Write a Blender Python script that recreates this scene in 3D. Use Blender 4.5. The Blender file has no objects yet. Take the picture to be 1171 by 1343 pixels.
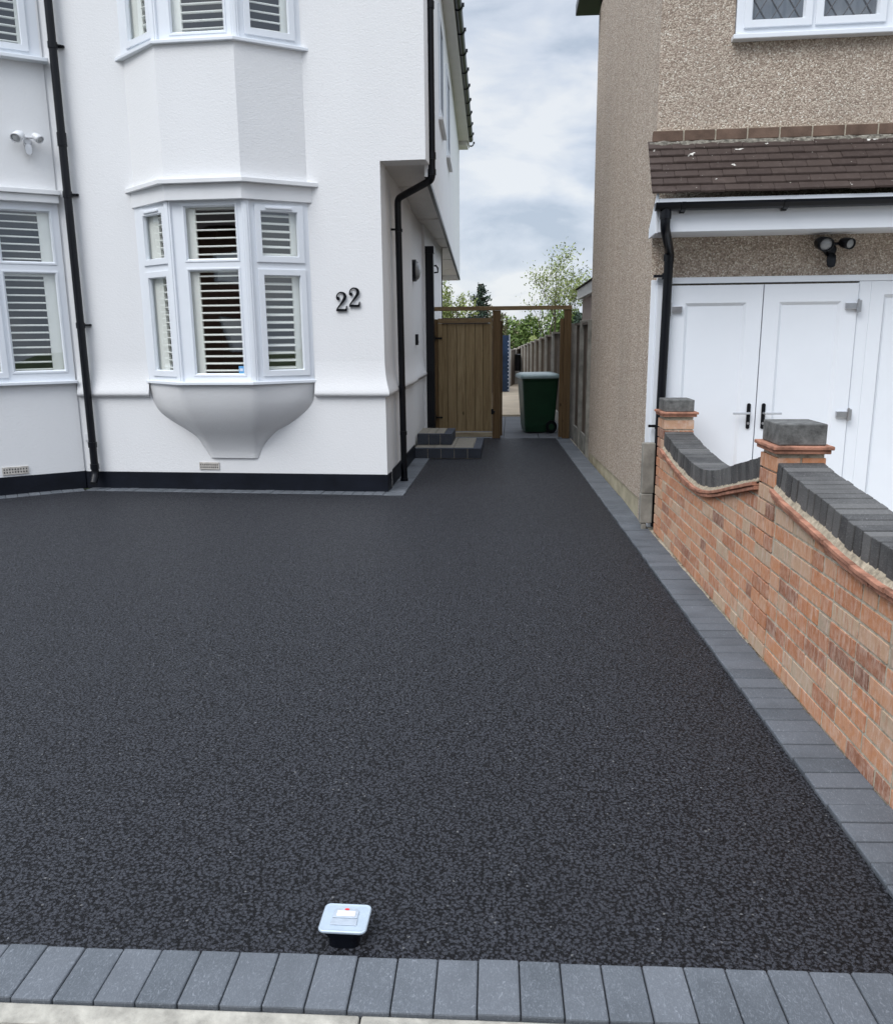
import bpy, bmesh, math, random
from mathutils import Vector, Matrix, noise
R = math.radians
random.seed(7)
S = bpy.context.scene
col = S.collection

# ------------------------------------------------------------------ camera
PW, PH, PF = 1171.0, 1343.0, 1085.0
yaw, pitch, roll = R(4.65), R(12.2), R(.55)
fw = Vector((-math.sin(yaw)*math.cos(pitch), math.cos(yaw)*math.cos(pitch), -math.sin(pitch)))
rt = Vector((math.cos(yaw), math.sin(yaw), 0)); up = rt.cross(fw)
r2 = rt*math.cos(roll) - up*math.sin(roll); u2 = rt*math.sin(roll) + up*math.cos(roll)
cd = bpy.data.cameras.new('camera'); cam = bpy.data.objects.new('camera', cd); col.objects.link(cam)
M = Matrix((r2, u2, -fw)).transposed().to_4x4(); M.translation = Vector((0, 0, 1.55)); cam.matrix_world = M
cd.sensor_fit = 'VERTICAL'; cd.sensor_height = 24; cd.lens = PF/PH*24
cd.clip_start = .05; cd.clip_end = 600
S.camera = cam

# ------------------------------------------------------------------ world, sun, exposure
SUN_EL, SUN_AZ = 48, 218           # azimuth clockwise from +Y: behind the camera, a little to the left
W = bpy.data.worlds.new('World'); S.world = W; W.use_nodes = True
nt = W.node_tree; nt.nodes.clear()
def wn(t): return nt.nodes.new(t)
out = wn('ShaderNodeOutputWorld'); bg = wn('ShaderNodeBackground'); nt.links.new(bg.outputs[0], out.inputs[0])
sky = wn('ShaderNodeTexSky'); sky.sky_type = 'NISHITA'; sky.sun_disc = False
sky.sun_elevation = R(SUN_EL); sky.sun_rotation = R(SUN_AZ)
tc = wn('ShaderNodeTexCoord'); mp = wn('ShaderNodeMapping'); mp.inputs['Scale'].default_value = (1, 1, 2.6)
nt.links.new(tc.outputs['Generated'], mp.inputs[0])
n1 = wn('ShaderNodeTexNoise'); n1.inputs['Scale'].default_value = 6.5; n1.inputs['Detail'].default_value = 8; n1.inputs['Roughness'].default_value = .52; n1.inputs['Distortion'].default_value = .25
nt.links.new(mp.outputs[0], n1.inputs['Vector'])
cr = wn('ShaderNodeValToRGB'); nt.links.new(n1.outputs['Fac'], cr.inputs[0])
e = cr.color_ramp.elements
e[0].position = .38; e[0].color = (3.9, 4.5, 5.4, 1)
e[1].position = .62; e[1].color = (6.6, 6.85, 7.15, 1)
m_ = cr.color_ramp.elements.new(.50); m_.color = (5.2, 5.7, 6.5, 1)
mx = wn('ShaderNodeMix'); mx.data_type = 'RGBA'; mx.inputs[0].default_value = .9
nt.links.new(sky.outputs[0], mx.inputs[6]); nt.links.new(cr.outputs[0], mx.inputs[7])
# an overcast sky is dimmer at the horizon than overhead
sx = wn('ShaderNodeSeparateXYZ'); nt.links.new(tc.outputs['Generated'], sx.inputs[0])
mr = wn('ShaderNodeMapRange'); mr.inputs[1].default_value = .34; mr.inputs[2].default_value = 1; mr.inputs[3].default_value = .76; mr.inputs[4].default_value = 2.7; nt.links.new(sx.outputs[2], mr.inputs[0])
mm = wn('ShaderNodeMix'); mm.data_type = 'RGBA'; mm.blend_type = 'MULTIPLY'; mm.inputs[0].default_value = 1
nt.links.new(mx.outputs[2], mm.inputs[6]); nt.links.new(mr.outputs[0], mm.inputs[7])
nt.links.new(mm.outputs[2], bg.inputs[0]); bg.inputs[1].default_value = .1

sd = bpy.data.lights.new('sun', 'SUN'); sd.energy = 1.05; sd.angle = R(35); sd.color = (1, .98, .955)
sun = bpy.data.objects.new('sun', sd); col.objects.link(sun)
az, el = R(SUN_AZ), R(SUN_EL)
sv = Vector((math.sin(az)*math.cos(el), math.cos(az)*math.cos(el), math.sin(el)))
sun.rotation_euler = sv.to_track_quat('Z', 'Y').to_euler(); sun.location = (-3, -6, 12)
S.render.engine = 'CYCLES'
S.view_settings.view_transform = 'Standard'; S.view_settings.look = 'None'
S.view_settings.exposure = .78; S.view_settings.gamma = 1

# ------------------------------------------------------------------ materials
def mat(name, color=(.5, .5, .5), rough=.6, spec=.5, metal=0.0):
    m = bpy.data.materials.new(name); m.use_nodes = True
    b = m.node_tree.nodes['Principled BSDF']
    b.inputs['Base Color'].default_value = (*color, 1); b.inputs['Roughness'].default_value = rough
    b.inputs['Metallic'].default_value = metal; b.inputs['Specular IOR Level'].default_value = spec
    return m
class NB:
    """small helper to wire nodes"""
    def __init__(s, m): s.m = m; s.t = m.node_tree; s.b = s.t.nodes['Principled BSDF']; s.tc = s.t.nodes.new('ShaderNodeTexCoord'); s.geo = s.t.nodes.new('ShaderNodeNewGeometry')
    def L(s, a, b): s.t.links.new(a, b)
    def pos(s, scale=(1, 1, 1), rot=(0, 0, 0), obj=False):
        mp = s.t.nodes.new('ShaderNodeMapping'); mp.inputs['Scale'].default_value = scale; mp.inputs['Rotation'].default_value = rot
        s.L(s.tc.outputs['Object'] if obj else s.geo.outputs['Position'], mp.inputs[0]); return mp.outputs[0]
    def noise(s, scale, detail=3, rough=.5, vec=None, dist=0):
        n = s.t.nodes.new('ShaderNodeTexNoise'); n.inputs['Scale'].default_value = scale; n.inputs['Detail'].default_value = detail
        n.inputs['Roughness'].default_value = rough; n.inputs['Distortion'].default_value = dist
        s.L(vec if vec is not None else s.pos(), n.inputs['Vector']); return n.outputs['Fac']
    def voro(s, scale, feature='F1', vec=None, out='Distance', rand=1):
        n = s.t.nodes.new('ShaderNodeTexVoronoi'); n.feature = feature; n.inputs['Scale'].default_value = scale; n.inputs['Randomness'].default_value = rand
        s.L(vec if vec is not None else s.pos(), n.inputs['Vector']); return n.outputs[out]
    def ramp(s, fac, stops, interp='LINEAR'):
        n = s.t.nodes.new('ShaderNodeValToRGB'); r = n.color_ramp; r.interpolation = interp
        while len(r.elements) < len(stops): r.elements.new(.5)
        for el_, (p, c) in zip(r.elements, stops):
            el_.position = p; el_.color = (*c, 1) if len(c) == 3 else c
        s.L(fac, n.inputs[0]); return n.outputs[0]
    def val(s, fac, a, b, lo=0., hi=1.):
        n = s.t.nodes.new('ShaderNodeMapRange'); n.inputs[1].default_value = lo; n.inputs[2].default_value = hi; n.inputs[3].default_value = a; n.inputs[4].default_value = b
        s.L(fac, n.inputs[0]); return n.outputs[0]
    def mix(s, fac, a, b, mode='MIX'):
        n = s.t.nodes.new('ShaderNodeMix'); n.data_type = 'RGBA'; n.blend_type = mode
        if isinstance(fac, (int, float)): n.inputs[0].default_value = fac
        else: s.L(fac, n.inputs[0])
        for i, v in ((6, a), (7, b)):
            if isinstance(v, tuple): n.inputs[i].default_value = (*v, 1)
            else: s.L(v, n.inputs[i])
        return n.outputs[2]
    def math(s, op, a, b=0.):
        n = s.t.nodes.new('ShaderNodeMath'); n.operation = op
        for i, v in ((0, a), (1, b)):
            if isinstance(v, (int, float)): n.inputs[i].default_value = v
            else: s.L(v, n.inputs[i])
        return n.outputs[0]
    def bump(s, h, strength, dist, prev=None):
        n = s.t.nodes.new('ShaderNodeBump'); n.inputs['Strength'].default_value = strength; n.inputs['Distance'].default_value = dist
        s.L(h, n.inputs['Height'])
        if prev is not None: s.L(prev, n.inputs['Normal'])
        s.L(n.outputs[0], s.b.inputs['Normal']); return n.outputs[0]
    def color(s, c): s.L(c, s.b.inputs['Base Color'])
    def rough(s, r): s.L(r, s.b.inputs['Roughness'])
    def island(s): return s.geo.outputs['Random Per Island']

def m_asphalt():
    m = mat('asphalt', (.02, .02, .023), .5, .5); n = NB(m)
    p = n.pos()
    warp = n.t.nodes.new('ShaderNodeTexNoise'); warp.inputs['Scale'].default_value = 60; warp.inputs['Detail'].default_value = 2; n.L(p, warp.inputs['Vector'])
    va = n.t.nodes.new('ShaderNodeVectorMath'); va.operation = 'SCALE'; va.inputs['Scale'].default_value = .012; n.L(warp.outputs['Color'], va.inputs[0])
    vb = n.t.nodes.new('ShaderNodeVectorMath'); vb.operation = 'ADD'; n.L(p, vb.inputs[0]); n.L(va.outputs[0], vb.inputs[1])
    q = vb.outputs[0]
    a1 = n.noise(180, 2.5, .6, None, 1.5); a2 = n.noise(290, 2, .5, None, .6)
    v1 = n.voro(95, 'F1', q); cell = n.voro(95, 'F1', q, 'Color')
    hh = n.math('ADD', n.math('MULTIPLY', a1, 1.2), n.math('MULTIPLY', n.val(v1, 1, 0, .15, .75), .45))
    hh = n.math('ADD', hh, n.math('MULTIPLY', a2, .3))
    big = n.noise(26, 3)
    n.bump(n.math('ADD', hh, n.math('MULTIPLY', big, .4)), 1.0, .009)
    bw = n.t.nodes.new('ShaderNodeSeparateColor'); n.L(cell, bw.inputs[0])
    c = n.ramp(hh, [(.70, (.002, .002, .003)), (.84, (.0045, .0045, .006)), (.93, (.016, .017, .021)), (1.0, (.070, .074, .088))])
    c = n.mix(n.val(bw.outputs[0], 0, .15, 0, 1), c, (.019, .020, .024))
    sp_ = n.t.nodes.new('ShaderNodeSeparateColor'); n.L(n.voro(190, 'F1', p, 'Color'), sp_.inputs[0]); c = n.mix(n.val(sp_.outputs[2], 0, 1, .9982, .9988), c, (.20, .20, .20))
    lv = n.noise(.7, 4, .55)
    c = n.mix(n.val(lv, .0, .2, .35, .75), c, (.026, .027, .031))
    n.color(c); n.rough(n.val(bw.outputs[1], .36, .58)); n.b.inputs['Specular IOR Level'].default_value = .2
    return m
def m_render():
    m = mat('white_render', (.78, .79, .80), .72, .3); n = NB(m)
    a = n.noise(38, 4, .6, n.pos((1, 1, 1.7), (0, .5, 0)), .9); b = n.noise(110, 2)
    h = n.math('ADD', a, n.math('MULTIPLY', b, .25))
    n.bump(h, .42, .007)
    s_ = n.noise(1.1, 4, .6, n.pos((1, 1, .35)))
    n.color(n.mix(n.val(s_, 0, .5, .4, .8), (.80, .805, .81), (.74, .745, .75)))
    return m
def m_pebble():
    m = mat('pebbledash', (.4, .35, .3), .85, .25); n = NB(m)
    p = n.pos()
    warp = n.t.nodes.new('ShaderNodeTexNoise'); warp.inputs['Scale'].default_value = 35; n.L(p, warp.inputs['Vector'])
    va = n.t.nodes.new('ShaderNodeVectorMath'); va.operation = 'SCALE'; va.inputs['Scale'].default_value = .02; n.L(warp.outputs['Color'], va.inputs[0])
    vb = n.t.nodes.new('ShaderNodeVectorMath'); vb.operation = 'ADD'; n.L(p, vb.inputs[0]); n.L(va.outputs[0], vb.inputs[1]); q = vb.outputs[0]
    v = n.voro(98, 'F1', q); cc = n.voro(98, 'F1', q, 'Color'); v3 = n.voro(24, 'F1', q)
    sp = n.t.nodes.new('ShaderNodeSeparateColor'); n.L(cc, sp.inputs[0])
    c = n.ramp(sp.outputs[0], [(0, (.30, .235, .185)), (.3, (.43, .345, .28)), (.62, (.53, .44, .36)), (.88, (.62, .545, .445)), (1, (.78, .73, .64))])
    gap = n.val(v, 0, 1, .52, .82)
    c = n.mix(gap, c, (.24, .19, .145))
    pit = n.val(v3, 1, 0, .0, .16); c = n.mix(n.math('MULTIPLY', pit, .65), c, (.09, .065, .05))
    st = n.noise(.9, 4, .6, n.pos((1, 1, .3))); c = n.mix(n.val(st, 0, .35, .45, .75), c, (.30, .26, .22))
    n.color(c); n.bump(n.val(v, 1, 0, .1, .8), .65, .006)
    return m
def m_brick():
    m = mat('red_brick', (.45, .2, .12), .85, .2); n = NB(m)
    base = n.ramp(n.island(), [(0, (.20, .095, .065)), (.14, (.34, .145, .08)), (.35, (.48, .20, .095)), (.65, (.53, .255, .135)), (.85, (.51, .31, .20)), (.94, (.47, .35, .24)), (1, (.36, .29, .22))])
    f = n.noise(30, 5, .65); c = n.mix(n.val(f, 0, .6, .42, .75), base, (.60, .40, .30))
    w = n.noise(17, 5, .7, n.pos((1, 3.0, .7))); c = n.mix(n.val(w, 0, .6, .48, .68), c, (.62, .50, .42))
    w2 = n.noise(13, 4, .6, n.pos((1, 3.0, .5), (0, 0, .3))); c = n.mix(n.val(w2, 0, .5, .56, .66), c, (.42, .17, .10))
    d = n.noise(14, 5, .7); c = n.mix(n.val(d, .7, 0, .25, .42), c, (.26, .12, .08))
    n.color(c); n.bump(n.noise(90, 5, .7), .6, .004)
    return m
def m_mortar():
    m = mat('mortar', (.42, .36, .27), .9, .2); n = NB(m)
    f = n.noise(30, 5, .7); n.color(n.ramp(f, [(.25, (.24, .20, .15)), (.5, (.47, .42, .33)), (.8, (.62, .57, .47))])); n.bump(n.noise(120, 4, .7), .9, .006)
    return m
def m_block(name, a, b, isl=.5):
    m = mat(name, a, .75, .35); n = NB(m)
    base = n.mix(n.island(), a, b)
    f = n.noise(7, 4, .6); base = n.mix(n.val(f, 0, .45, .4, .75), base, tuple(x*1.25 for x in b))
    sc = n.noise(70, 4, .75, n.pos((1, .5, 1), (0, 0, .6)), 2.5)
    sc3 = n.noise(120, 3, .7, n.pos((1, .4, 1), (0, 0, -.5)), 3.); base = n.mix(n.val(sc3, 0, .4, .52, .68), base, tuple(min(1, x*1.8+.03) for x in b))
    base = n.mix(n.val(sc, 0, .65, .56, .72), base, tuple(min(1, x*2.1+.05) for x in b))
    dk = n.noise(3, 3); base = n.mix(n.val(dk, .45, 0, .3, .5), base, tuple(x*.7 for x in a))
    n.color(base); n.bump(n.math('ADD', n.noise(260, 3, .7), n.noise(40, 3, .6)), .6, .0025); n.rough(n.val(f, .62, .85))
    return m
def m_wood(name, a, b, c3, ax='z', sc=1.):
    m = mat(name, a, .75, .25); n = NB(m)
    s_ = {'z': (24, 24, 1.6), 'x': (1.6, 24, 24), 'y': (24, 1.6, 24)}[ax]
    oi = n.t.nodes.new('ShaderNodeVectorMath'); oi.operation = 'ADD'
    cmb = n.t.nodes.new('ShaderNodeCombineXYZ'); k = n.math('MULTIPLY', n.island(), 9.)
    for i in range(3): n.L(k, cmb.inputs[i])
    n.L(n.pos(s_), oi.inputs[0]); n.L(cmb.outputs[0], oi.inputs[1])
    g = n.noise(1.2*sc, 5, .62, oi.outputs[0], 1.2)
    base = n.mix(n.island(), a, b)
    c = n.mix(n.val(g, 0, .85, .38, .72), base, c3)
    kv = n.voro(2.7, 'F1', n.pos({'z': (2.3, 2.3, 1), 'x': (1, 2.3, 2.3), 'y': (2.3, 1, 2.3)}[ax])); c = n.mix(n.val(kv, .9, 0, .05, .10), c, tuple(x*.28 for x in a))
    n.color(c); n.bump(g, .35, .003)
    return m
def m_tiles():
    m = mat('clay_tiles', (.08, .045, .038), .75, .3); n = NB(m)
    c = n.ramp(n.island(), [(0, (.046, .031, .026)), (.5, (.052, .036, .030)), (1, (.060, .042, .035))])
    f = n.noise(18, 5, .7); c = n.mix(n.val(f, 0, .4, .5, .8), c, (.12, .09, .078))
    l = n.noise(7.5, 3, .5, n.pos((1, 1.5, 1.5))); c = n.mix(n.val(l, 0, 1, .70, .715), c, (.62, .60, .55))
    s_ = n.noise(48, 2, .5); c = n.mix(n.val(s_, 0, .9, .745, .76), c, (.6, .58, .52))
    n.color(c); n.bump(n.noise(60, 4, .7), .5, .004)
    return m
def m_simple(name, a, rough=.5, spec=.5, var=.12, sc=6., metal=0., bump=0., bs=80):
    m = mat(name, a, rough, spec, metal); n = NB(m)
    f = n.noise(sc, 4, .6); n.color(n.mix(n.val(f, 0, 1, .3, .75), tuple(x*(1-var) for x in a), tuple(min(1, x*(1+var)) for x in a)))
    n.rough(n.val(f, max(0.02, rough*.85), min(1, rough*1.15)))
    if bump: n.bump(n.noise(bs, 4, .6), bump, .004)
    return m
def m_glass():
    m = bpy.data.materials.new('window_glass'); m.use_nodes = True; t = m.node_tree; t.nodes.clear()
    o = t.nodes.new('ShaderNodeOutputMaterial'); tr = t.nodes.new('ShaderNodeBsdfTransparent'); gl = t.nodes.new('ShaderNodeBsdfGlossy')
    tr.inputs[0].default_value = (.98, .99, .985, 1); gl.inputs['Roughness'].default_value = .015; gl.inputs[0].default_value = (.9, .95, 1, 1)
    fr = t.nodes.new('ShaderNodeFresnel'); ge = t.nodes.new('ShaderNodeNewGeometry')
    bfm = t.nodes.new('ShaderNodeMapRange'); bfm.inputs[3].default_value = 2.1; bfm.inputs[4].default_value = 1/2.1      # same mirror strength from both sides of the thin pane
    t.links.new(ge.outputs['Backfacing'], bfm.inputs[0]); t.links.new(bfm.outputs[0], fr.inputs[0])
    nz = t.nodes.new('ShaderNodeTexNoise'); nz.inputs['Scale'].default_value = 2.2; nz.inputs['Detail'].default_value = 0
    t.links.new(ge.outputs['Position'], nz.inputs['Vector']); bp = t.nodes.new('ShaderNodeBump'); bp.inputs['Strength'].default_value = .25; bp.inputs['Distance'].default_value = .012
    t.links.new(nz.outputs['Fac'], bp.inputs['Height']); t.links.new(bp.outputs[0], gl.inputs['Normal'])
    mx = t.nodes.new('ShaderNodeMixShader'); t.links.new(fr.outputs[0], mx.inputs[0]); t.links.new(tr.outputs[0], mx.inputs[1]); t.links.new(gl.outputs[0], mx.inputs[2])
    t.links.new(mx.outputs[0], o.inputs[0]); return m
def m_leaf(name, a, b):
    m = mat(name, a, .6, .3); n = NB(m); n.color(n.mix(n.island(), a, b)); n.b.inputs['Transmission Weight'].default_value = 0
    n.b.inputs['Subsurface Weight'].default_value = 0; return m

MA = dict(
 asphalt=m_asphalt(), render=m_render(), pebble=m_pebble(), brick=m_brick(), mortar=m_mortar(),
 block=m_block('charcoal_paving', (.075, .085, .097), (.112, .122, .137)),
 coping=m_block('blue_black_brick', (.040, .040, .041), (.112, .110, .107)),
 capstone=m_simple('dark_concrete', (.13, .13, .125), .85, .25, .5, 22, bump=.8),
 creasing=m_simple('creasing_tile', (.38, .185, .125), .85, .2, .5, 14, bump=.8),
 tiles=m_tiles(), upvc=m_simple('white_upvc', (.78, .815, .86), .32, .5, .025, 2),
 leadwhite=m_simple('white_painted_trim', (.78, .79, .80), .5, .4, .04, 4, bump=.15, bs=30),
 soffit=m_simple('soffit_board', (.70, .68, .65), .5, .4, .05, 3),
 black=m_simple('black_plastic', (.004, .005, .008), .32, .3, .2, 8), ochre=m_simple('ochre_mortar', (.36, .31, .235), .95, .1, .45, 45, bump=.9, bs=90), bandbrick=m_simple('dull_brick', (.15, .10, .075), .85, .2, .35, 7, bump=.5),
 plinth=m_simple('black_masonry_paint', (.005, .007, .013), .5, .25, .35, 5, bump=.35, bs=40),
 shutter=m_simple('cream_shutter', (.88, .89, .84), .5, .4, .03, 3),
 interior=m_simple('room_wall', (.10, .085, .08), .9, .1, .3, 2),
 glass=m_glass(), curtain=m_simple('grey_net_curtain', (.20, .22, .25), .9, .1, .25, 3),
 leading=m_simple('lead_strip', (.10, .105, .115), .5, .4, .1),
 steel=m_simple('steel', (.55, .56, .58), .3, .5, .1, 20, metal=1.),
 galv=m_simple('galvanised_lid', (.42, .49, .56), .42, .5, .07, 25, metal=.35),
 concrete=m_simple('concrete', (.40, .38, .34), .9, .2, .25, 5, bump=.4),
 greyconc=m_simple('grey_concrete', (.26, .25, .22), .9, .2, .35, 7, bump=.5),
 kerb=m_simple('pale_kerb_concrete', (.36, .34, .295), .9, .2, .35, 16, bump=.8, bs=110),
 stoneblock=m_simple('plinth_block', (.40, .36, .26), .9, .2, .25, 6, bump=.5),
 vent=m_simple('terracotta_vent', (.52, .49, .45), .85, .2, .25, 25, bump=.3),
 pine=m_wood('treated_pine_boards', (.30, .22, .115), (.38, .29, .165), (.18, .12, .06)),
 pineh=m_wood('treated_pine_rail', (.24, .17, .09), (.27, .19, .10), (.15, .09, .045), 'x'),
 post=m_wood('brown_timber_post', (.15, .095, .045), (.19, .12, .06), (.075, .045, .02)),
 fence=m_wood('weathered_fence_boards', (.085, .066, .05), (.16, .13, .105), (.05, .038, .028)),
 greyfence=m_wood('grey_fence_boards', (.15, .12, .095), (.28, .24, .205), (.09, .072, .055)),
 bin=m_simple('green_bin_plastic', (.005, .038, .015), .4, .45, .2, 6),
 lid=m_simple('faded_bin_lid', (.22, .29, .29), .3, .5, .2, 5),
 slab=m_simple('grey_slab', (.115, .12, .13), .8, .3, .25, 4, bump=.4),
 tan=m_simple('sandy_concrete', (.52, .43, .32), .9, .2, .12, 2, bump=.3),
 steptop=m_simple('beige_step_tile', (.21, .19, .155), .7, .4, .2, 9),
 stepdark=m_block('charcoal_step_tile', (.03, .036, .05), (.045, .052, .068)),
 bluetarp=m_simple('blue_sheet', (.03, .06, .12), .45, .4, .35, 4),
 whitepaint=m_simple('white_sheet', (.7, .75, .85), .5, .4, .1),
 sticker=m_simple('blue_sticker', (.15, .42, .75), .4, .5, .1),
 red=mat('red_mark', (.65, .02, .03), .4), paper=m_simple('worn_label', (.75, .70, .66), .6, .3, .08, 60),
 bark=m_simple('bark', (.11, .09, .07), .9, .2, .3, 8, bump=.5), grass=m_simple('grass_ground', (.06, .085, .03), .9, .2, .4, 1.5, bump=.6, bs=20),
 pavement=m_simple('pavement_tarmac', (.10, .085, .08), .9, .2, .25, 30, bump=.7, bs=200),
 rooftile=m_simple('dark_roof', (.06, .045, .04), .85, .2, .3, 6),
 lens=m_simple('lamp_lens', (.30, .31, .32), .15, .6, .1), lensgrey=m_simple('grey_lens', (.16, .17, .18), .12, .7, .1),
 lightwhite=m_simple('white_plastic', (.72, .73, .75), .4, .5, .03), leafdark=m_leaf('dark_fir_leaf', (.018, .034, .022), (.045, .07, .045)),
 leafmid=m_leaf('green_leaf', (.09, .15, .04), (.22, .30, .09)), leafyel=m_leaf('spring_leaf', (.16, .20, .06), (.30, .34, .13)),
 leafbrown=m_leaf('olive_leaf', (.10, .10, .05), (.20, .18, .10)), debris=m_leaf('dry_leaf_litter', (.03, .022, .015), (.18, .12, .07)),
)

# ------------------------------------------------------------------ mesh helpers
class MB:
    def __init__(s, T=None): s.v = []; s.f = []; s.sm = []; s.mi = []; s.T = T; s.cur = 0
    def add(s, vs, fs, smooth=False, T=None):
        o = len(s.v)
        for p in vs:
            p = Vector(p)
            if T is not None: p = T @ p
            if s.T is not None: p = s.T @ p
            s.v.append(p)
        for f in fs: s.f.append([i+o for i in f]); s.sm.append(smooth); s.mi.append(s.cur)
        return s
    def hexa(s, b, t, smooth=False, T=None):   # 4 bottom pts, 4 top pts (ccw from above)
        return s.add(list(b)+list(t), [(3, 2, 1, 0), (4, 5, 6, 7), (0, 1, 5, 4), (1, 2, 6, 5), (2, 3, 7, 6), (3, 0, 4, 7)], smooth, T)
    def box(s, x0, x1, y0, y1, z0, z1, T=None):
        return s.hexa([(x0, y0, z0), (x1, y0, z0), (x1, y1, z0), (x0, y1, z0)], [(x0, y0, z1), (x1, y0, z1), (x1, y1, z1), (x0, y1, z1)], False, T)
    def prism(s, pts, z0, z1, T=None):          # pts ccw plan outline
        n = len(pts)
        return s.add([(p[0], p[1], z0) for p in pts]+[(p[0], p[1], z1) for p in pts], [tuple(range(n-1, -1, -1)), tuple(range(n, 2*n))]+[(i, (i+1) % n, n+(i+1) % n, n+i) for i in range(n)], False, T)
    def tube(s, path, r, seg=14, caps=True, T=None, smooth=True, radii=None):
        P = [Vector(p) for p in path]; n = len(P); vs = []; prev = None
        for i in range(n):
            d = (P[min(i+1, n-1)]-P[max(i-1, 0)]).normalized()
            if prev is None:
                a = Vector((0, 0, 1)) if abs(d.z) < .9 else Vector((1, 0, 0)); x = d.cross(a).normalized()
            else: x = (prev - d*prev.dot(d)).normalized()
            prev = x; y = d.cross(x); rr = radii[i] if radii else r
            for k in range(seg):
                a = 2*math.pi*k/seg; vs.append(P[i]+x*math.cos(a)*rr+y*math.sin(a)*rr)
        fs = [(i*seg+k, i*seg+(k+1) % seg, (i+1)*seg+(k+1) % seg, (i+1)*seg+k) for i in range(n-1) for k in range(seg)]
        s.add(vs, fs, smooth, T)
        if caps: s.add(vs[:seg], [tuple(range(seg-1, -1, -1))], False, T); s.add(vs[-seg:], [tuple(range(seg))], False, T)
        return s
    def loft(s, rings, closed=True, smooth=False, caps=True, T=None):
        n = len(rings[0]); m = len(rings); vs = [p for r in rings for p in r]
        kk = n if closed else n-1
        fs = [(i*n+k, i*n+(k+1) % n, (i+1)*n+(k+1) % n, (i+1)*n+k) for i in range(m-1) for k in range(kk)]
        s.add(vs, fs, smooth, T)
        if caps and closed: s.add(vs[:n], [tuple(range(n-1, -1, -1))], False, T); s.add(vs[-n:], [tuple(range(n))], False, T)
        return s
    def build(s, name, mats, parent=None, bevel=0, seg=2, label=None, cat=None, group=None, kind=None, clean=True):
        me = bpy.data.meshes.new(name)
        if s.v:
            lo = Vector([min(p[i] for p in s.v) for i in range(3)]); hi = Vector([max(p[i] for p in s.v) for i in range(3)])
            c = Vector(((lo.x+hi.x)/2, (lo.y+hi.y)/2, lo.z))
        else: c = Vector((0, 0, 0))
        me.from_pydata([p-c for p in s.v], [], s.f)
        for p, sm, mi in zip(me.polygons, s.sm, s.mi): p.use_smooth = sm; p.material_index = mi
        if clean:
            bm = bmesh.new(); bm.from_mesh(me); bmesh.ops.recalc_face_normals(bm, faces=bm.faces); bm.to_mesh(me); bm.free()
        for m in (mats if isinstance(mats, (list, tuple)) else [mats]): me.materials.append(m)
        o = bpy.data.objects.new(name, me); col.objects.link(o); o.location = c
        if parent is not None:
            o.parent = parent; o.matrix_parent_inverse = world_of(parent).inverted()
        if bevel:
            b = o.modifiers.new('bevel', 'BEVEL'); b.width = bevel; b.segments = seg; b.limit_method = 'ANGLE'; b.angle_limit = R(40)
        tag(o, label, cat, group, kind)
        return o
def world_of(o):
    m = Matrix.Translation(o.location) @ o.rotation_euler.to_matrix().to_4x4()
    if o.parent is not None: m = world_of(o.parent) @ o.matrix_parent_inverse @ m
    return m
def tag(o, label=None, cat=None, group=None, kind=None):
    for k, v in (('label', label), ('category', cat), ('group', group), ('kind', kind)):
        if v: o[k] = v
def thing(name, label, cat, loc, group=None):
    o = bpy.data.objects.new(name, None); col.objects.link(o); o.location = loc; o.empty_display_size = .2
    tag(o, label, cat, group); return o
def TR(x, y, z, rz=0): return Matrix.Translation((x, y, z)) @ Matrix.Rotation(rz, 4, 'Z')
def lerp(a, b, t): return a+(b-a)*t
def curve(pts, y):          # piecewise smooth interpolation (Catmull-Rom), pts sorted by y ascending
    if y <= pts[0][0]: return pts[0][1]
    if y >= pts[-1][0]: return pts[-1][1]
    for i in range(len(pts)-1):
        if pts[i][0] <= y <= pts[i+1][0]:
            p1, p2 = pts[i], pts[i+1]; p0 = pts[i-1] if i else p1; p3 = pts[i+2] if i+2 < len(pts) else p2
            t = (y-p1[0])/(p2[0]-p1[0]); h = p2[0]-p1[0]
            m1 = (p2[1]-p0[1])/max(1e-6, p2[0]-p0[0])*h; m2 = (p3[1]-p1[1])/max(1e-6, p3[0]-p1[0])*h
            return (2*t**3-3*t**2+1)*p1[1]+(t**3-2*t**2+t)*m1+(-2*t**3+3*t**2)*p2[1]+(t**3-t**2)*m2
def facet_T(p0, p1, T):     # frame whose x runs p0 -> p1, y points inwards (away from the viewer), z up
    a = math.atan2(p1[1]-p0[1], p1[0]-p0[0]); return T @ TR(p0[0], p0[1], 0, a), math.hypot(p1[0]-p0[0], p1[1]-p0[1])
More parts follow.
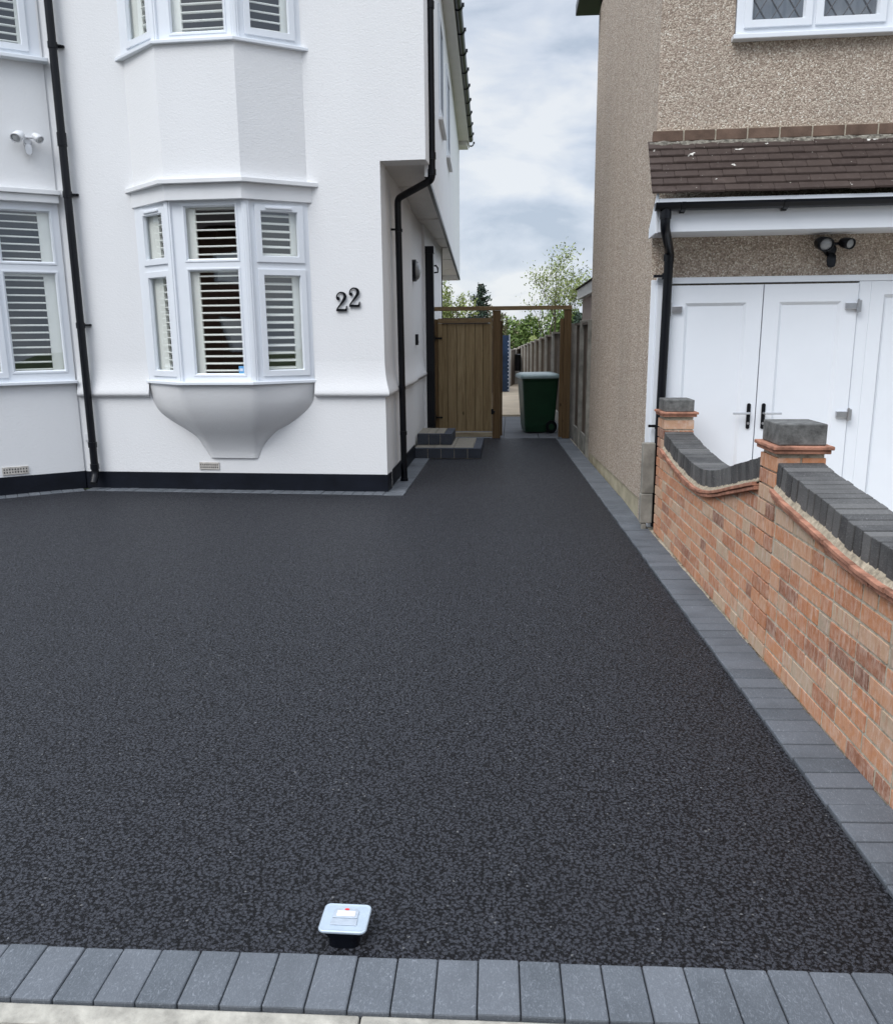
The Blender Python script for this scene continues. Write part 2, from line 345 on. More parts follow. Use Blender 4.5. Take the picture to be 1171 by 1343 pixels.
def wall_holes(mb, x0, x1, z0, z1, holes, y0, y1, T=None):
    xs = sorted(set([x0, x1]+[h[0] for h in holes]+[h[1] for h in holes])); zs = sorted(set([z0, z1]+[h[2] for h in holes]+[h[3] for h in holes]))
    def solid(i, j):
        if i < 0 or j < 0 or i >= len(xs)-1 or j >= len(zs)-1: return False
        cx, cz = (xs[i]+xs[i+1])/2, (zs[j]+zs[j+1])/2
        return not any(h[0] < cx < h[1] and h[2] < cz < h[3] for h in holes)
    for i in range(len(xs)-1):
        for j in range(len(zs)-1):
            if not solid(i, j): continue
            a, b, c, d = xs[i], xs[i+1], zs[j], zs[j+1]
            mb.add([(a, y0, c), (b, y0, c), (b, y0, d), (a, y0, d)], [(0, 1, 2, 3)], T=T); mb.add([(a, y1, c), (b, y1, c), (b, y1, d), (a, y1, d)], [(3, 2, 1, 0)], T=T)
            if not solid(i-1, j): mb.add([(a, y0, c), (a, y1, c), (a, y1, d), (a, y0, d)], [(3, 2, 1, 0)], T=T)
            if not solid(i+1, j): mb.add([(b, y0, c), (b, y1, c), (b, y1, d), (b, y0, d)], [(0, 1, 2, 3)], T=T)
            if not solid(i, j-1): mb.add([(a, y0, c), (b, y0, c), (b, y1, c), (a, y1, c)], [(3, 2, 1, 0)], T=T)
            if not solid(i, j+1): mb.add([(a, y0, d), (b, y0, d), (b, y1, d), (a, y1, d)], [(0, 1, 2, 3)], T=T)

# ================================================================== SETTING
g = MB(); g.add([(-150, -60, -.55), (150, -60, -.55), (150, 260, -.55), (-150, 260, -.55)], [(0, 1, 2, 3)]); g.build('ground', MA['grass'], kind='structure')
IN = lambda y: .629+(12.38-y)*(1.061-.629)/(12.38-2.106)     # inner line of the right-hand edging
KF = lambda x: 1.795+x*.0222                                 # front edge line (near side of the asphalt)
g = MB()
g.prism([(-7.5, KF(-7.5)), (IN(1.8), KF(IN(1.8))), (IN(12.42), 12.42), (-1.17, 12.42), (-1.06, 10.3), (-1.048, 7.885), (-4.36, 8.05), (-5.2, 7.45), (-7.5, 7.45)], -.4, 0)
g.build('driveway', MA['asphalt'], kind='structure')

def block_run(mb, a, b, w, pitch, z0, z1, T=None, gap=.0028):
    a = Vector(a); b = Vector(b); L = (b-a).length; d = (b-a)/L; nrm = Vector((-d.y, d.x)); n = max(1, round(L/pitch)); p = L/n
    for i in range(n):
        s0, s1 = i*p+gap/2, (i+1)*p-gap/2; dz = random.uniform(-.002, .002); j = random.uniform(-.0025, .0025)
        c = [a+d*s0+nrm*j, a+d*s1+nrm*j, a+d*s1+nrm*(w+j), a+d*s0+nrm*(w+j)]
        if nrm.dot(Vector((0, 0))) is None: pass
        mb.hexa([(q.x, q.y, z0) for q in c], [(q.x, q.y, z1+dz) for q in c])
PHX = -.05
e1 = MB(); block_run(e1, (2.6+PHX, KF(2.6)-.002), (-4.37+PHX, KF(-4.37)-.002), .173, .101, -.07, .012)          # front run
block_run(e1, (IN(1.86)+.205, 1.86), (IN(12.3)+.205, 12.3), .2, .1025, -.07, .012, gap=.0055)
e1.build('paved_edging', MA['block'], bevel=.0045, seg=2, kind='structure')
e1 = MB(); block_run(e1, (-1.252, 7.875), (-1.238, 10.32), -.19, .1025, -.07, .008)
block_run(e1, (-1.06, 7.885), (-4.37, 8.045), -.165, .1025, -.07, .008)
block_run(e1, (-4.37, 8.03), (-5.9, 6.99), -.165, .1025, -.07, .008)
e1.build('house_edging', MA['block'], bevel=.004, seg=1, kind='structure')
# sandy mortar bed showing beside the right-hand edging and under the blocks
g = MB(); g.prism([(IN(1.5)+.19, 1.7), (IN(1.5)+.42, 1.7), (1.14, 6.7), (1.06, 6.7), (.86, 12.4), (IN(12.4)+.17, 12.4)], -.1, -.004)
g.build('mortar_bed', MA['mortar'], kind='structure')
g = MB(); g.prism([(-7, KF(-7)-.176), (2.6, KF(2.6)-.176), (2.6, KF(2.6)+.0), (-7, KF(-7)+.0)], -.1, -.006)
g.prism([(IN(1.5)+.0, 1.8), (IN(1.5)+.2, 1.8), (IN(12.4)+.2, 12.4), (IN(12.4), 12.4)], -.1, -.002)
g.prism([(-1.27, 7.87), (-1.05, 7.87), (-1.06, 10.3), (-1.27, 10.3)], -.1, -.01); g.prism([(-4.4, 8.0), (-1.05, 7.88), (-1.2, 8.1), (-4.4, 8.24), (-6, 7.2), (-6, 6.9)], -.1, -.01)
g.build('joint_sand', m_simple('dark_joint_sand', (.07, .07, .072), .95, .1, .4, 40), kind='structure')
g = MB(); k0 = -.178
for i in range(8):
    x0 = -4.0+i*.915; x1 = x0+.911
    g.hexa([(x0, KF(x0)+k0-.058, -.12), (x1, KF(x1)+k0-.058, -.12), (x1, KF(x1)+k0, -.12), (x0, KF(x0)+k0, -.12)], [(x0, KF(x0)+k0-.058, .002), (x1, KF(x1)+k0-.058, .002), (x1, KF(x1)+k0, .004), (x0, KF(x0)+k0, .004)])
g.build('kerb', MA['kerb'], bevel=.006, kind='structure')
g = MB(); g.prism([(-30, -3), (30, -3), (30, KF(30)+k0-.058), (-30, KF(-30)+k0-.058)], -.4, -.012); g.build('pavement', MA['pavement'], kind='structure')
g = MB(); g.prism([(-60, -12), (60, -12), (60, -3.02), (-60, -3.02)], -.5, -.12); g.build('road', MA['asphalt'], kind='structure')
g = MB(); g.prism([(1.48, 1.5), (9, 1.5), (9, 6.6), (1.33, 6.62)], -.3, -.02); g.build('neighbour_drive', MA['concrete'], kind='structure')
# path behind the gate: grey slabs, step down, sandy concrete going away
g = MB()
for j in range(5):
    for i in range(4):
        x0 = -1.2+i*.53; y0 = 12.44+j*.66; g.box(x0, x0+.525, y0, y0+.655, -.15, -.004)
g.build('side_path', MA['slab'], bevel=.004, seg=1, kind='structure')
g = MB()
g.hexa([(-1.5, 15.86, -.4), (.75, 15.86, -.4), (.3, 34, -1.4), (-3, 34, -1.4)], [(-1.5, 15.86, .02), (.75, 15.86, .02), (.3, 34, -.12), (-3, 34, -.12)])
g.build('garden_path', MA['tan'], kind='structure')

# ================================================================== WHITE HOUSE
HT = TR(-1.24, 8.052, 0, math.atan2(-.0445, .999))
house = thing('white_house', 'white rendered house with shuttered bay windows, black plinth and number 22', 'house', (-1.24, 8.052, 0))
HTOP = 5.75
# plan facts (house frame, x to the right, y inwards)
BL, BFL, BFR, BR = -2.41, -1.93, -1.19, -.69; BP = -.38
CB = [(-5.2, -1.26), (-3.836, -.501), (-3.192, -.019)]       # splayed side of the left-hand bay
CBn = (math.cos(math.atan2(.482, .644)), math.sin(math.atan2(.482, .644)))
LC0 = (-3.192-CBn[0]*1.05, -.019-CBn[1]*1.05); LC1 = (-3.192, -.019)
w = MB(HT)
# main front wall with openings behind both bays
wall_holes(w, -3.4, 0, .0, 3.105, [(-2.33, -.77, 1.12, 2.75)], 0, .25)
wall_holes(w, -3.4, .425, 3.105, HTOP, [(-2.33, -.77, 4.1, 5.5)], .0, .25)
# ground floor side wall (runs straight back along world Y) and return
def wq(mb, a, b, z0, z1, th=.2):  # straight wall in world plan a->b, thickness to the left side
    a = Vector(a); b = Vector(b); d = (b-a).normalized(); nn = Vector((-d.y, d.x))*th
    mb.prism([(a.x, a.y), (b.x, b.y), (b.x+nn.x, b.y+nn.y), (a.x+nn.x, a.y+nn.y)], z0, z1)
w.T = None
wq(w, (-1.241, 8.30), (-1.24, 10.42), 0, 3.1)
wq(w, (-1.285, 10.42), (-1.285, 12.0), 0, 3.1)
wq(w, (-1.245, 12.0), (-1.245, 14.9), 0, 3.1); wq(w, (-1.245, 14.9), (-1.9, 14.9), 0, 3.1); wq(w, (-1.9, 14.9), (-2.0, 20.5), 0, 3.1)
UA, UB = Vector((-.812, 8.03)), Vector((-1.26, 20))
UX = lambda y: UA.x+(y-UA.y)*(UB.x-UA.x)/(UB.y-UA.y)
ud = (UB-UA).normalized()
wq(w, (UX(8.285), 8.285), (UX(20.0), 20.0), 3.115, HTOP); w.hexa([(UX(8.285)-.03, 8.285, 3.0), (UX(8.285), 8.285, 3.0), (UX(20.0), 20.0, 2.77), (UX(20.0)-.03, 20.0, 2.77)], [(UX(8.285)-.03, 8.285, 3.1148), (UX(8.285), 8.285, 3.1148), (UX(20.0), 20.0, 3.1148), (UX(20.0)-.03, 20.0, 3.1148)]); wq(w, (UX(20), 20), (-6, 20.3), 2.75, HTOP)
w.build('wall', MA['render'], house)
# overhang soffit + edge trim
sf = MB(); sf.add([(-1.24, 8.06, 3.11), (-.83, 8.045, 3.11), (-1.29, 20, 2.86), (-2.0, 20, 2.86)], [(0, 1, 2, 3)]); sf.add([(-1.24, 8.06, 3.14), (-.83, 8.045, 3.14), (-1.29, 20, 2.9), (-2.0, 20, 2.9)], [(3, 2, 1, 0)])
sf.prism([(UX(20)-.25, 20.0), (UX(20)-.02, 20.0), (UX(20)-.02, 20.1), (UX(20)-.25, 20.1)], 2.8, 5.4)
for yy in (9.3, 11.5, 13.5, 14.6, 16.5, 18.5): zz = 3.106-(yy-8.05)*.0209; sf.box(-1.5, UX(yy)-.03, yy, yy+.03, zz-.006, zz+.01)
sf.build('soffit', MA['soffit'], house)
tr = MB(); tr.hexa([(UX(8.3)-.03, 8.3, 2.995), (UX(8.3)+.006, 8.3, 2.995), (UX(20)+.006, 20, 2.76), (UX(20)-.03, 20, 2.76)], [(UX(8.3)-.03, 8.3, 3.045), (UX(8.3)+.006, 8.3, 3.045), (UX(20)+.006, 20, 2.80), (UX(20)-.03, 20, 2.80)])
tr.build('edge_trim', MA['black'], house)
# plinth
pl = MB(HT); pl.prism([(-3.20, -.012), (.008, -.012), (.008, .2), (-3.2, .2)], 0, .18)
pl.T = None; pl.prism([(-1.3, 8.06), (-1.232, 8.06), (-1.23, 10.34), (-1.3, 10.34)], 0, .178)
pl.T = HT; pl.prism([(-5.2, -1.518), (LC1[0]+.006, LC1[1]-.006), (-3.19, .05), (-5.2, -1.3)], 0, .187)
pl.build('plinth', MA['plinth'], house, bevel=.004)
# string course: bulging roll
prof = [(.0004, 1.30), (-.0022, 1.24), (-.007, 1.18), (-.015, 1.12), (-.028, 1.065), (-.042, 1.02), (-.050, .99), (-.049, .972), (-.038, .958), (-.018, .951), (.002, .950)]
def string_run(mb, x0, x1, dx0=0, dx1=0, T=None):
    n = 2; rings = []
    for x, k in ((x0, dx0), (x1, dx1)): rings.append([(x-k*p[0], p[0], p[1]) for p in prof])
    mb.loft(rings, closed=False, smooth=True, T=T)
for a_, c_, k_ in ((BR-.005, 0, 1), (LC1[0]+.02, BL+.005, 0)):
    sc_ = MB(HT); string_run(sc_, a_, c_, 0, k_); sc_.build('string_course', MA['render'], house)
for a_, c_, x_ in ((0.0, 2.36, -1.2405), (2.36, 3.94, -1.2855)):
    sc_ = MB(); string_run(sc_, a_, c_, -1 if a_ == 0 else 0, 0, T=TR(x_, 8.052, 0, R(90))); sc_.build('string_course', MA['render'], house)

# ---- bay: render band, cornice, corbel, windows
def bay_outline(lx, fl, fr, rx, p): return [(lx, .02), (lx, 0), (fl, p), (fr, p), (rx, 0), (rx, .02)]
def bay_prism(mb, lx, fl, fr, rx, p, z0, z1): mb.prism(bay_outline(lx, fl, fr, rx, p), z0, z1)
b = MB(HT); bay_prism(b, -2.405, -1.925, -1.195, -.695, -.375, 2.9, 4.055); b.build('bay_band', MA['render'], house)
b = MB(HT)
bay_prism(b, -2.50, -1.955, -1.165, -.585, -.44, 2.893, 2.932)
bay_prism(b, -2.445, -1.925, -1.195, -.655, -.392, 2.755, 2.8928); b.build('cornice', MA['leadwhite'], house, bevel=.004)
b = MB(HT)
PWL = [(.335, -1.825), (.375, -1.842), (.44, -1.885), (.54, -1.95), (.62, -2.06), (.71, -2.21), (.80, -2.325), (.92, -2.39), (1.03, -2.412), (1.085, -2.415)]
PWR = [(.335, -1.313), (.375, -1.297), (.46, -1.255), (.53, -1.198), (.61, -1.11), (.69, -.965), (.80, -.815), (.89, -.735), (.96, -.71), (1.085, -.69)]
PPJ = [(.335, .022), (.40, .038), (.48, .075), (.56, .125), (.65, .19), (.74, .248), (.84, .298), (.93, .33), (1.02, .352), (1.085, .362)]
rings = []
for i in range(33):
    z = .335+.75*i/32; l, r_, p = curve(PWL, z), curve(PWR, z), curve(PPJ, z); k = (p-.022)/.34
    fl, fr = lerp(-1.79, -1.93, k), lerp(-1.345, -1.19, k)
    L_, A_, B_, R_ = (l, 0.), (fl, -p), (fr, -p), (r_, 0.)
    def pt(a, b_, t): return (lerp(a[0], b_[0], t), lerp(a[1], b_[1], t), z)
    rings.append([(l, .02, z), pt(L_, A_, 0), pt(L_, A_, .45), pt(L_, A_, .9), (lerp(pt(L_, A_, .9)[0], pt(A_, B_, .07)[0], .5)-.004*k, -p*.965, z), pt(A_, B_, .07), pt(A_, B_, .5), pt(A_, B_, .93), (lerp(pt(A_, B_, .93)[0], pt(B_, R_, .1)[0], .5)+.004*k, -p*.965, z), pt(B_, R_, .1), pt(B_, R_, .55), pt(B_, R_, 1), (r_, .02, z)])
b.loft(rings, smooth=True); co_ = b.build('corbel', MA['render'], house); es = co_.modifiers.new('edges', 'EDGE_SPLIT'); es.split_angle = R(55)
b = MB(HT); bay_prism(b, -2.46, -1.935, -1.185, -.655, -.40, 1.088, 1.118); b.build('sill', MA['upvc'], house, bevel=.005, label='white sill under the ground floor bay window')
b = MB(HT); bay_prism(b, -2.49, -1.935, -1.185, -.63, -.41, 4.055, 4.085); b.build('sill', MA['upvc'], house, bevel=.005, label='white sill under the upper bay window')

def louvre_panel(mb, x0, x1, z0, z1, y, stile_l=.055, stile_r=.055, rail_b=.06, rail_t=.06, pitch=.067, tilt=12, depth=.054):
    mb.box(x0, x0+stile_l, y, y+.028, z0, z1); mb.box(x1-stile_r, x1, y, y+.028, z0, z1)
    mb.box(x0+stile_l, x1-stile_r, y, y+.028, z0, z0+rail_b); mb.box(x0+stile_l, x1-stile_r, y, y+.028, z1-rail_t, z1)
    a, b_ = z0+rail_b, z1-rail_t; n = max(1, int((b_-a)/pitch)); p = (b_-a)/n
    for i in range(n):
        zc = a+(i+.5)*p; Tm = Matrix.Translation((0, y+.014, zc)) @ Matrix.Rotation(R(tilt+random.uniform(-1.5, 1.5)), 4, 'X')
        hx = depth/2; t = .0072; xa, xb = x0+stile_l+.003, x1-stile_r-.003
        pr_ = [(-hx, -t*.6), (-hx*.6, -t), (hx*.6, -t), (hx, -t*.6), (hx, t*.6), (hx*.6, t), (-hx*.6, t), (-hx, t*.6)]
        mb.loft([[(x, a_, c_) for a_, c_ in pr_] for x in (xa, xb)], T=Tm)
    # tilt rod
def ring_frame(mb, x0, x1, z0, z1, w, y0, y1, T=None):     # mitred rectangular frame
    o = [(x0, z0), (x1, z0), (x1, z1), (x0, z1)]; i = [(x0+w, z0+w), (x1-w, z0+w), (x1-w, z1-w), (x0+w, z1-w)]
    for k in range(4):
        k2 = (k+1) % 4; q = [o[k], o[k2], i[k2], i[k]]
        mb.add([(p[0], y0, p[1]) for p in q]+[(p[0], y1, p[1]) for p in q], [(0, 1, 2, 3), (7, 6, 5, 4), (0, 4, 5, 1), (3, 2, 6, 7)], T=T)
def bead_frame(mb, x0, x1, z0, z1, w, yf, yb):
    # chamfered glazing bead going back from the frame face to the glass
    o = [(x0, z0), (x1, z0), (x1, z1), (x0, z1)]; i = [(x0+w, z0+w), (x1-w, z0+w), (x1-w, z1-w), (x0+w, z1-w)]
    for k in range(4):
        k2 = (k+1) % 4; mb.add([(o[k][0], yf, o[k][1]), (o[k2][0], yf, o[k2][1]), (i[k2][0], yb, i[k2][1]), (i[k][0], yb, i[k][1])], [(0, 1, 2, 3)])
def facet(p0, p1, z0, z1, lights, T, shut=True, tilt=12, post_l=.07, post_r=.07, label=None, tz=None, sash=True, shutz=None, parent=None, trickle=False, sh=(.055, .055)):
    """one straight run of window. lights: list of (x0,x1,z0,z1,opening) in facet coordinates"""
    F, L = facet_T(p0, p1, T); fr = MB(F)
    wall_holes(fr, 0, L, z0, z1, [(l[0], l[1], l[2], l[3]) for l in lights], .0, .030)
    for (a, b_, c, d, op) in lights:
        if op:
            ring_frame(fr, a-.052, b_+.052, c-.052, d+.052, .055, -.016, .0); bead_frame(fr, a-.012+.012, b_, c, d, .010, -.016, .012)
            if trickle and c > z0+.6*(z1-z0): fr.box((a+b_)/2-.13, (a+b_)/2+.12, -.03, -.016, d+.016, d+.034)
        else:
            ring_frame(fr, a-.016, b_+.016, c-.016, d+.016, .018, -.006, .0); bead_frame(fr, a+.002, b_-.002, c+.002, d-.002, .012, -.006, .014)
    win = fr.build('window', MA['upvc'], parent or house, bevel=.003, label=label)
    for (a, b_, c, d, op) in lights:
        gl = MB(F); gl.add([(a+.003, .014, c+.003), (b_-.003, .014, c+.003), (b_-.003, .014, d-.003), (a+.003, .014, d-.003)], [(0, 1, 2, 3)]); gl.build('pane', MA['glass'], win, clean=False)
    if shut:
        for (a, b_, c, d, op) in (shutz or lights):
            s_ = MB(F); louvre_panel(s_, a, b_, c, d, .048, tilt=tilt, stile_l=sh[0], stile_r=sh[1]); s_.build('shutter', MA['shutter'], win, bevel=.0015, seg=1)
    return win, F, L
# ground floor bay, three facets at projection .33
P0, P1, P2, P3 = (-2.42, 0), (-1.93, -.33), (-1.19, -.33), (-.70, 0)
def bay_windows(za, zb, zt0, zt1, up):
    facet(P0, P1, za, zb, [(.165, .50, zt1+.03, zb-.09, 1), (.175, .505, za+.10, zt0-.05, 1)] if not up else [(.165, .50, za+.10, zb-.09, 1)], HT, tilt=-24, label='left splayed bay window', trickle=True, sh=(.37, .03),
          shutz=[(-.03, .575, zt1-.04, zb-.03, 0), (-.03, .575, za+.03, zt1-.045, 0)] if not up else [(-.03, .575, za+.03, zb-.03, 0)])
    facet(P1, P2, za, zb, [(.152, .648, zt1, zb-.045, 0), (.155, .646, za+.068, zt0, 0)] if not up else [(.152, .648, za+.068, zb-.045, 0)], HT, tilt=9, label='middle bay window facing the drive',
          shutz=[(.11, .672, zt1-.04, zb-.012, 0), (.11, .672, za+.012, zt1-.045, 0)] if not up else [(.11, .672, za+.02, zb-.03, 0)], sh=(.13, .045))
    facet(P2, P3, za, zb, [(.135, .487, zt1+.03, zb-.09, 1), (.138, .492, za+.10, zt0-.05, 1)] if not up else [(.135, .487, za+.10, zb-.09, 1)], HT, tilt=22, label='right splayed bay window', trickle=True,
          shutz=[(.07, .53, zt1-.04, zb-.03, 0), (.07, .53, za+.03, zt1-.045, 0)] if not up else [(.07, .53, za+.03, zb-.03, 0)], sh=(.05, .105))
bay_windows(1.114, 2.757, 2.148, 2.232, False)
bay_windows(4.083, 5.40, 0, 0, True)
# corner posts of the bay
for za, zb in ((1.116, 2.756), (4.084, 5.40)):
    for px_, py_, a in ((-1.93, -.33, -17), (-1.19, -.33, 17)):
        b = MB(HT); T2 = TR(px_, py_, 0, R(a)); b.box(-.035, .035, -.012, .06, za, zb, T=T2); b.box(-.018, .018, -.02, .0, za, zb, T=T2); b.build('window_post', MA['upvc'], house, bevel=.004)
b = MB(HT); bay_prism(b, -2.5, -1.95, -1.17, -.6, -.43, 5.40, HTOP); b.build('bay_head', MA['render'], house)
# small sticker in the corner of the lower middle pane
F, L = facet_T(P1, P2, HT); st = MB(F); st.box(.585, .635, .0095, .0105, 1.192, 1.262); st.cur = 1; st.box(.594, .626, .0085, .0096, 1.215, 1.24)
st.build('window_sticker', [MA['sticker'], MA['whitepaint']], house)

# dark rooms behind the openings
rm = MB(HT)
def room(mb, x0, x1, y0, y1, z0, z1):
    mb.add([(x0, y0, z0), (x1, y0, z0), (x1, y1, z0), (x0, y1, z0), (x0, y0, z1), (x1, y0, z1), (x1, y1, z1), (x0, y1, z1)], [(0, 1, 2, 3), (7, 6, 5, 4), (1, 5, 6, 2), (2, 6, 7, 3), (3, 7, 4, 0)])
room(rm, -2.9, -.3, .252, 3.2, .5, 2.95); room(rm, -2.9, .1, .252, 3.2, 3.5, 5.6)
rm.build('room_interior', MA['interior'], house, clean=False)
fn = MB(HT); fn.cur = 0
fn.box(-2.2, -1.3, 2.2, 2.6, .55, 1.5); fn.build('furniture', MA['tan'], house)

# ---- left-hand splayed bay wall (only its right-hand side is in view)
cb = MB(HT); F, L = facet_T((-5.2, -1.518-.0), LC1, HT); LL = L
cb.T = F
lx = lambda a: LL-.805+a       # 'a' is measured from the picture's left edge along the splay
wall_holes(cb, 0, LL-.0, 0, HTOP, [(lx(-.62), lx(.80), 1.118, 2.83), (lx(-.62), lx(.79), 4.10, 5.5)], .0, .18)
cb.build('wall', MA['render'], house, label='splayed wall of the bay at the far left')
b = MB(F); b.box(lx(-1.0), lx(.835), -.085, .0, 2.885, 2.928); b.box(lx(-1.0), lx(.815), -.06, 0, 2.812, 2.885); b.build('cornice', MA['leadwhite'], house, bevel=.004)
b = MB(F); b.box(lx(-1.0), lx(.82), -.055, .05, 1.088, 1.118); b.build('sill', MA['upvc'], house, bevel=.005); b = MB(F); b.box(lx(-1.0), lx(.845), -.09, .05, 4.06, 4.095); b.build('sill', MA['upvc'], house, bevel=.005)
fp0 = (lx(-.62), .0); fp1 = (lx(.80), .0)
facet(fp0, fp1, 1.118, 2.83, [(.30, .72, 2.255, 2.74, 0), (.88, 1.35, 2.255, 2.74, 0), (.28, .78, 1.212, 2.165, 1), (.88, 1.35, 1.212, 2.165, 0)], F, tilt=8, label='shuttered window at the far left, ground floor',
      shutz=[(.22, .80, 2.2, 2.80, 0), (.82, 1.395, 2.2, 2.80, 0), (.22, .80, 1.14, 2.19, 0), (.82, 1.395, 1.14, 2.19, 0)], sh=(.06, .16))
facet((lx(-.62), 0), (lx(.79), 0), 4.095, 5.5, [(.2, 1.05, 4.2, 5.35, 0), (1.10, 1.255, 4.2, 5.35, 0)] and [(.3, 1.265, 4.2, 5.35, 1)], F, tilt=8, label='shuttered window at the far left, upper floor', shutz=[(.25, 1.30, 4.14, 5.4, 0)], sh=(.06, .07))
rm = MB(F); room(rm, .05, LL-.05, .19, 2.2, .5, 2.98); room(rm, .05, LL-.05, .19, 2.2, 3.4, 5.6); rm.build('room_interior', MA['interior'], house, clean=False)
# roll where the string course meets the splay
b = MB(HT)
# air bricks
def airbrick(T, x0, x1, z0, z1):
    m = MB(T); m.box(x0, x1, -.012, .01, z0, z1); m.cur = 1
    for r_ in range(2):
        for k in range(9):
            xx = x0+.018+(x1-x0-.036)*k/8; zz = z0+(z1-z0)*(.32+.36*r_); m.box(xx-.005, xx+.005, -.0135, -.011, zz-.008, zz+.008)
    m.build('air_vent', [MA['vent'], MA['black']], house, bevel=.002)
airbrick(HT, -1.945, -1.735, .213, .286); airbrick(F, lx(.05), lx(.285), .208, .285)
# roof body (out of frame, closes the house)
rf = MB(HT); z0 = HTOP
rf.add([(-6.2, -.35, z0+.12), (.53, -.35, z0+.12), (-.33, 11.9, z0+.12), (-6.2, 11.9, z0+.12), (-3, 3.5, z0+2.6), (-3, 9, z0+2.6)], [(0, 1, 4), (1, 2, 5, 4), (2, 3, 5), (3, 0, 4, 5), (3, 2, 1, 0)])
rf.build('roof', MA['rooftile'], house)
# eaves on the right-hand side: boxed soffit, fascia, gutter with clips
G0, G1 = Vector((-.65, 8.0, 5.77)), Vector((-1.0, 20.0, 5.81))
b = MB(); b.prism([(UX(8)-.1, 7.6), (-.70, 7.6), (-1.055, 20.1), (UX(20)-.1, 20.1)], 5.70, 5.735); b.prism([(-.705, 7.6), (-.685, 7.6), (-1.04, 20.3), (-1.06, 20.3)], 5.69, 5.87)
b.box(-1.27, -1.06, 19.6, 20.1, 5.62, 5.70); b.build('eaves_soffit', MA['soffit'], house, bevel=.003)
b = MB(); d = G1-G0
arc = [(math.cos(a)*.058, math.sin(a)*.058) for a in [math.pi+math.pi*i/10 for i in range(11)]]
ring = lambda P: [(P.x+a, P.y, P.z+c) for a, c in arc]+[(P.x+a*.93, P.y, P.z+c*.93) for a, c in reversed(arc)]
b.loft([ring(G0), ring(G1)])
arc2 = [(a*1.22, c*1.22) for a, c in arc]
for i in range(14):
    P = G0+d*(i*.92+.4)/12.0; Q = P+Vector((0, .05, 0)); b.loft([[(p.x+a, p.y, p.z+c) for a, c in arc2]+[(p.x+a*.7, p.y, p.z+c*.7) for a, c in reversed(arc2)] for p in (P, Q)]); b.box(P.x+.045, P.x+.085, P.y, P.y+.04, P.z-.01, P.z+.03)
b.add([(G1.x+a, G1.y+.002, G1.z+c) for a, c in arc], [tuple(range(11))]); b.build('gutter', MA['black'], house)
# corner downpipe: down the upper wall, swan neck in under the overhang, down the lower wall
def pipe(mb, pts, r=.034, bend=.05):
    P = [Vector(p) for p in pts]; path = [P[0]]
    for i in range(1, len(P)-1):
        a = (P[i-1]-P[i]).normalized()*bend; c = (P[i+1]-P[i]).normalized()*bend
        for t in (0, .25, .5, .75, 1): path.append(P[i]+a*(1-t)**2+c*t**2)
    path.append(P[-1]); mb.tube(path, r, 18)
def collar(mb, P, r=.041, h=.06, lug=None):
    mb.tube([(P[0], P[1], P[2]), (P[0], P[1], P[2]+h)], r, 18)
    if lug: mb.box(min(P[0], P[0]+lug[0])-.008, max(P[0], P[0]+lug[0])+.008, min(P[1], P[1]+lug[1])-.008, max(P[1], P[1]+lug[1])+.008, P[2]+.015, P[2]+.035)
b = MB(); X1, Y1 = -.785, 8.33
pipe(b, [(X1, Y1, 5.7), (X1, Y1, 2.98), (-1.165, 8.68, 2.87), (-1.155, 8.68, .03)])
for z in (4.45, 3.16): collar(b, (X1, Y1, z), lug=(-.07, -.02))
collar(b, (X1, Y1, 3.02), .04, .05)
for z in (2.55, .98): collar(b, (-1.16, 8.68, z), .038, .03, lug=(-.08, 0))
collar(b, (-1.155, 8.68, .5), .038, .04); b.tube([(-1.155, 8.68, .0), (-1.155, 8.68, .035)], .042, 18)
b.build('downpipe', MA['black'], house, label='black downpipe bending under the overhang at the house corner')
b = MB(HT); X1 = -3.045; pipe(b, [(X1, -.075, 5.7), (X1, -.075, .16), (X1+.005, -.14, .075)], .037, .04)
for z in (4.17, 3.32, 2.86, 1.63, .44, .215): collar(b, (X1, -.075, z), .0435, .055 if z not in (3.32,) else .12)
for z in (4.18, 2.87, 1.64): b.box(X1-.005, X1+.075, -.02, .0, z+.012, z+.032); b.tube([(X1+.04, -.075, z+.02), (X1+.072, -.045, z+.02)], .008, 8)
b.build('downpipe', MA['black'], house, label='long black downpipe beside the left-hand bay')
# cable and white junction plate near that pipe's foot
b = MB(HT); b.box(-3.16, -3.075, -.012, .0, .50, .57); b.tube([(-3.09, -.01, .53), (-3.085, -.015, .47), (-3.07, -.02, .42), (-3.03, -.03, .40)], .004, 8); b.build('cable_box', MA['lightwhite'], house, bevel=.003)
# black square post by the doorway and narrow windows with sills on the upper side wall
b = MB(); b.box(-1.262, -1.13, 12.02, 12.14, 0.0, 2.70); b.box(-1.27, -1.12, 12.01, 12.15, 2.64, 2.74); b.build('porch_post', MA['black'], house, bevel=.006)
for ya, yb in ((10.55, 11.65), (12.75, 13.85)):
    b = MB(); x0, x1 = UX(ya), UX(yb); b.hexa([(x0-.05, ya, 4.03), (x0+.055, ya, 4.03), (x1+.055, yb, 4.03), (x1-.05, yb, 4.03)], [(x0-.05, ya, 4.075), (x0+.055, ya, 4.06), (x1+.055, yb, 4.06), (x1-.05, yb, 4.075)])
    b.build('sill', MA['leadwhite'], house, bevel=.004)
    b = MB(TR(x0, ya, 0, math.atan2(yb-ya, x1-x0))); LW = math.hypot(yb-ya, x1-x0)
    ring_frame(b, .06, LW-.06, 4.085, 5.3, .07, -.014, .02); ring_frame(b, .12, LW-.12, 4.145, 5.24, .045, -.022, .0)
    wn_ = b.build('window', MA['upvc'], house, label='narrow upper window on the side wall')
    b = MB(TR(x0, ya, 0, math.atan2(yb-ya, x1-x0))); b.box(.15, LW-.15, -.008, -.003, 4.18, 5.2); b.build('pane', MA['curtain'], wn_)

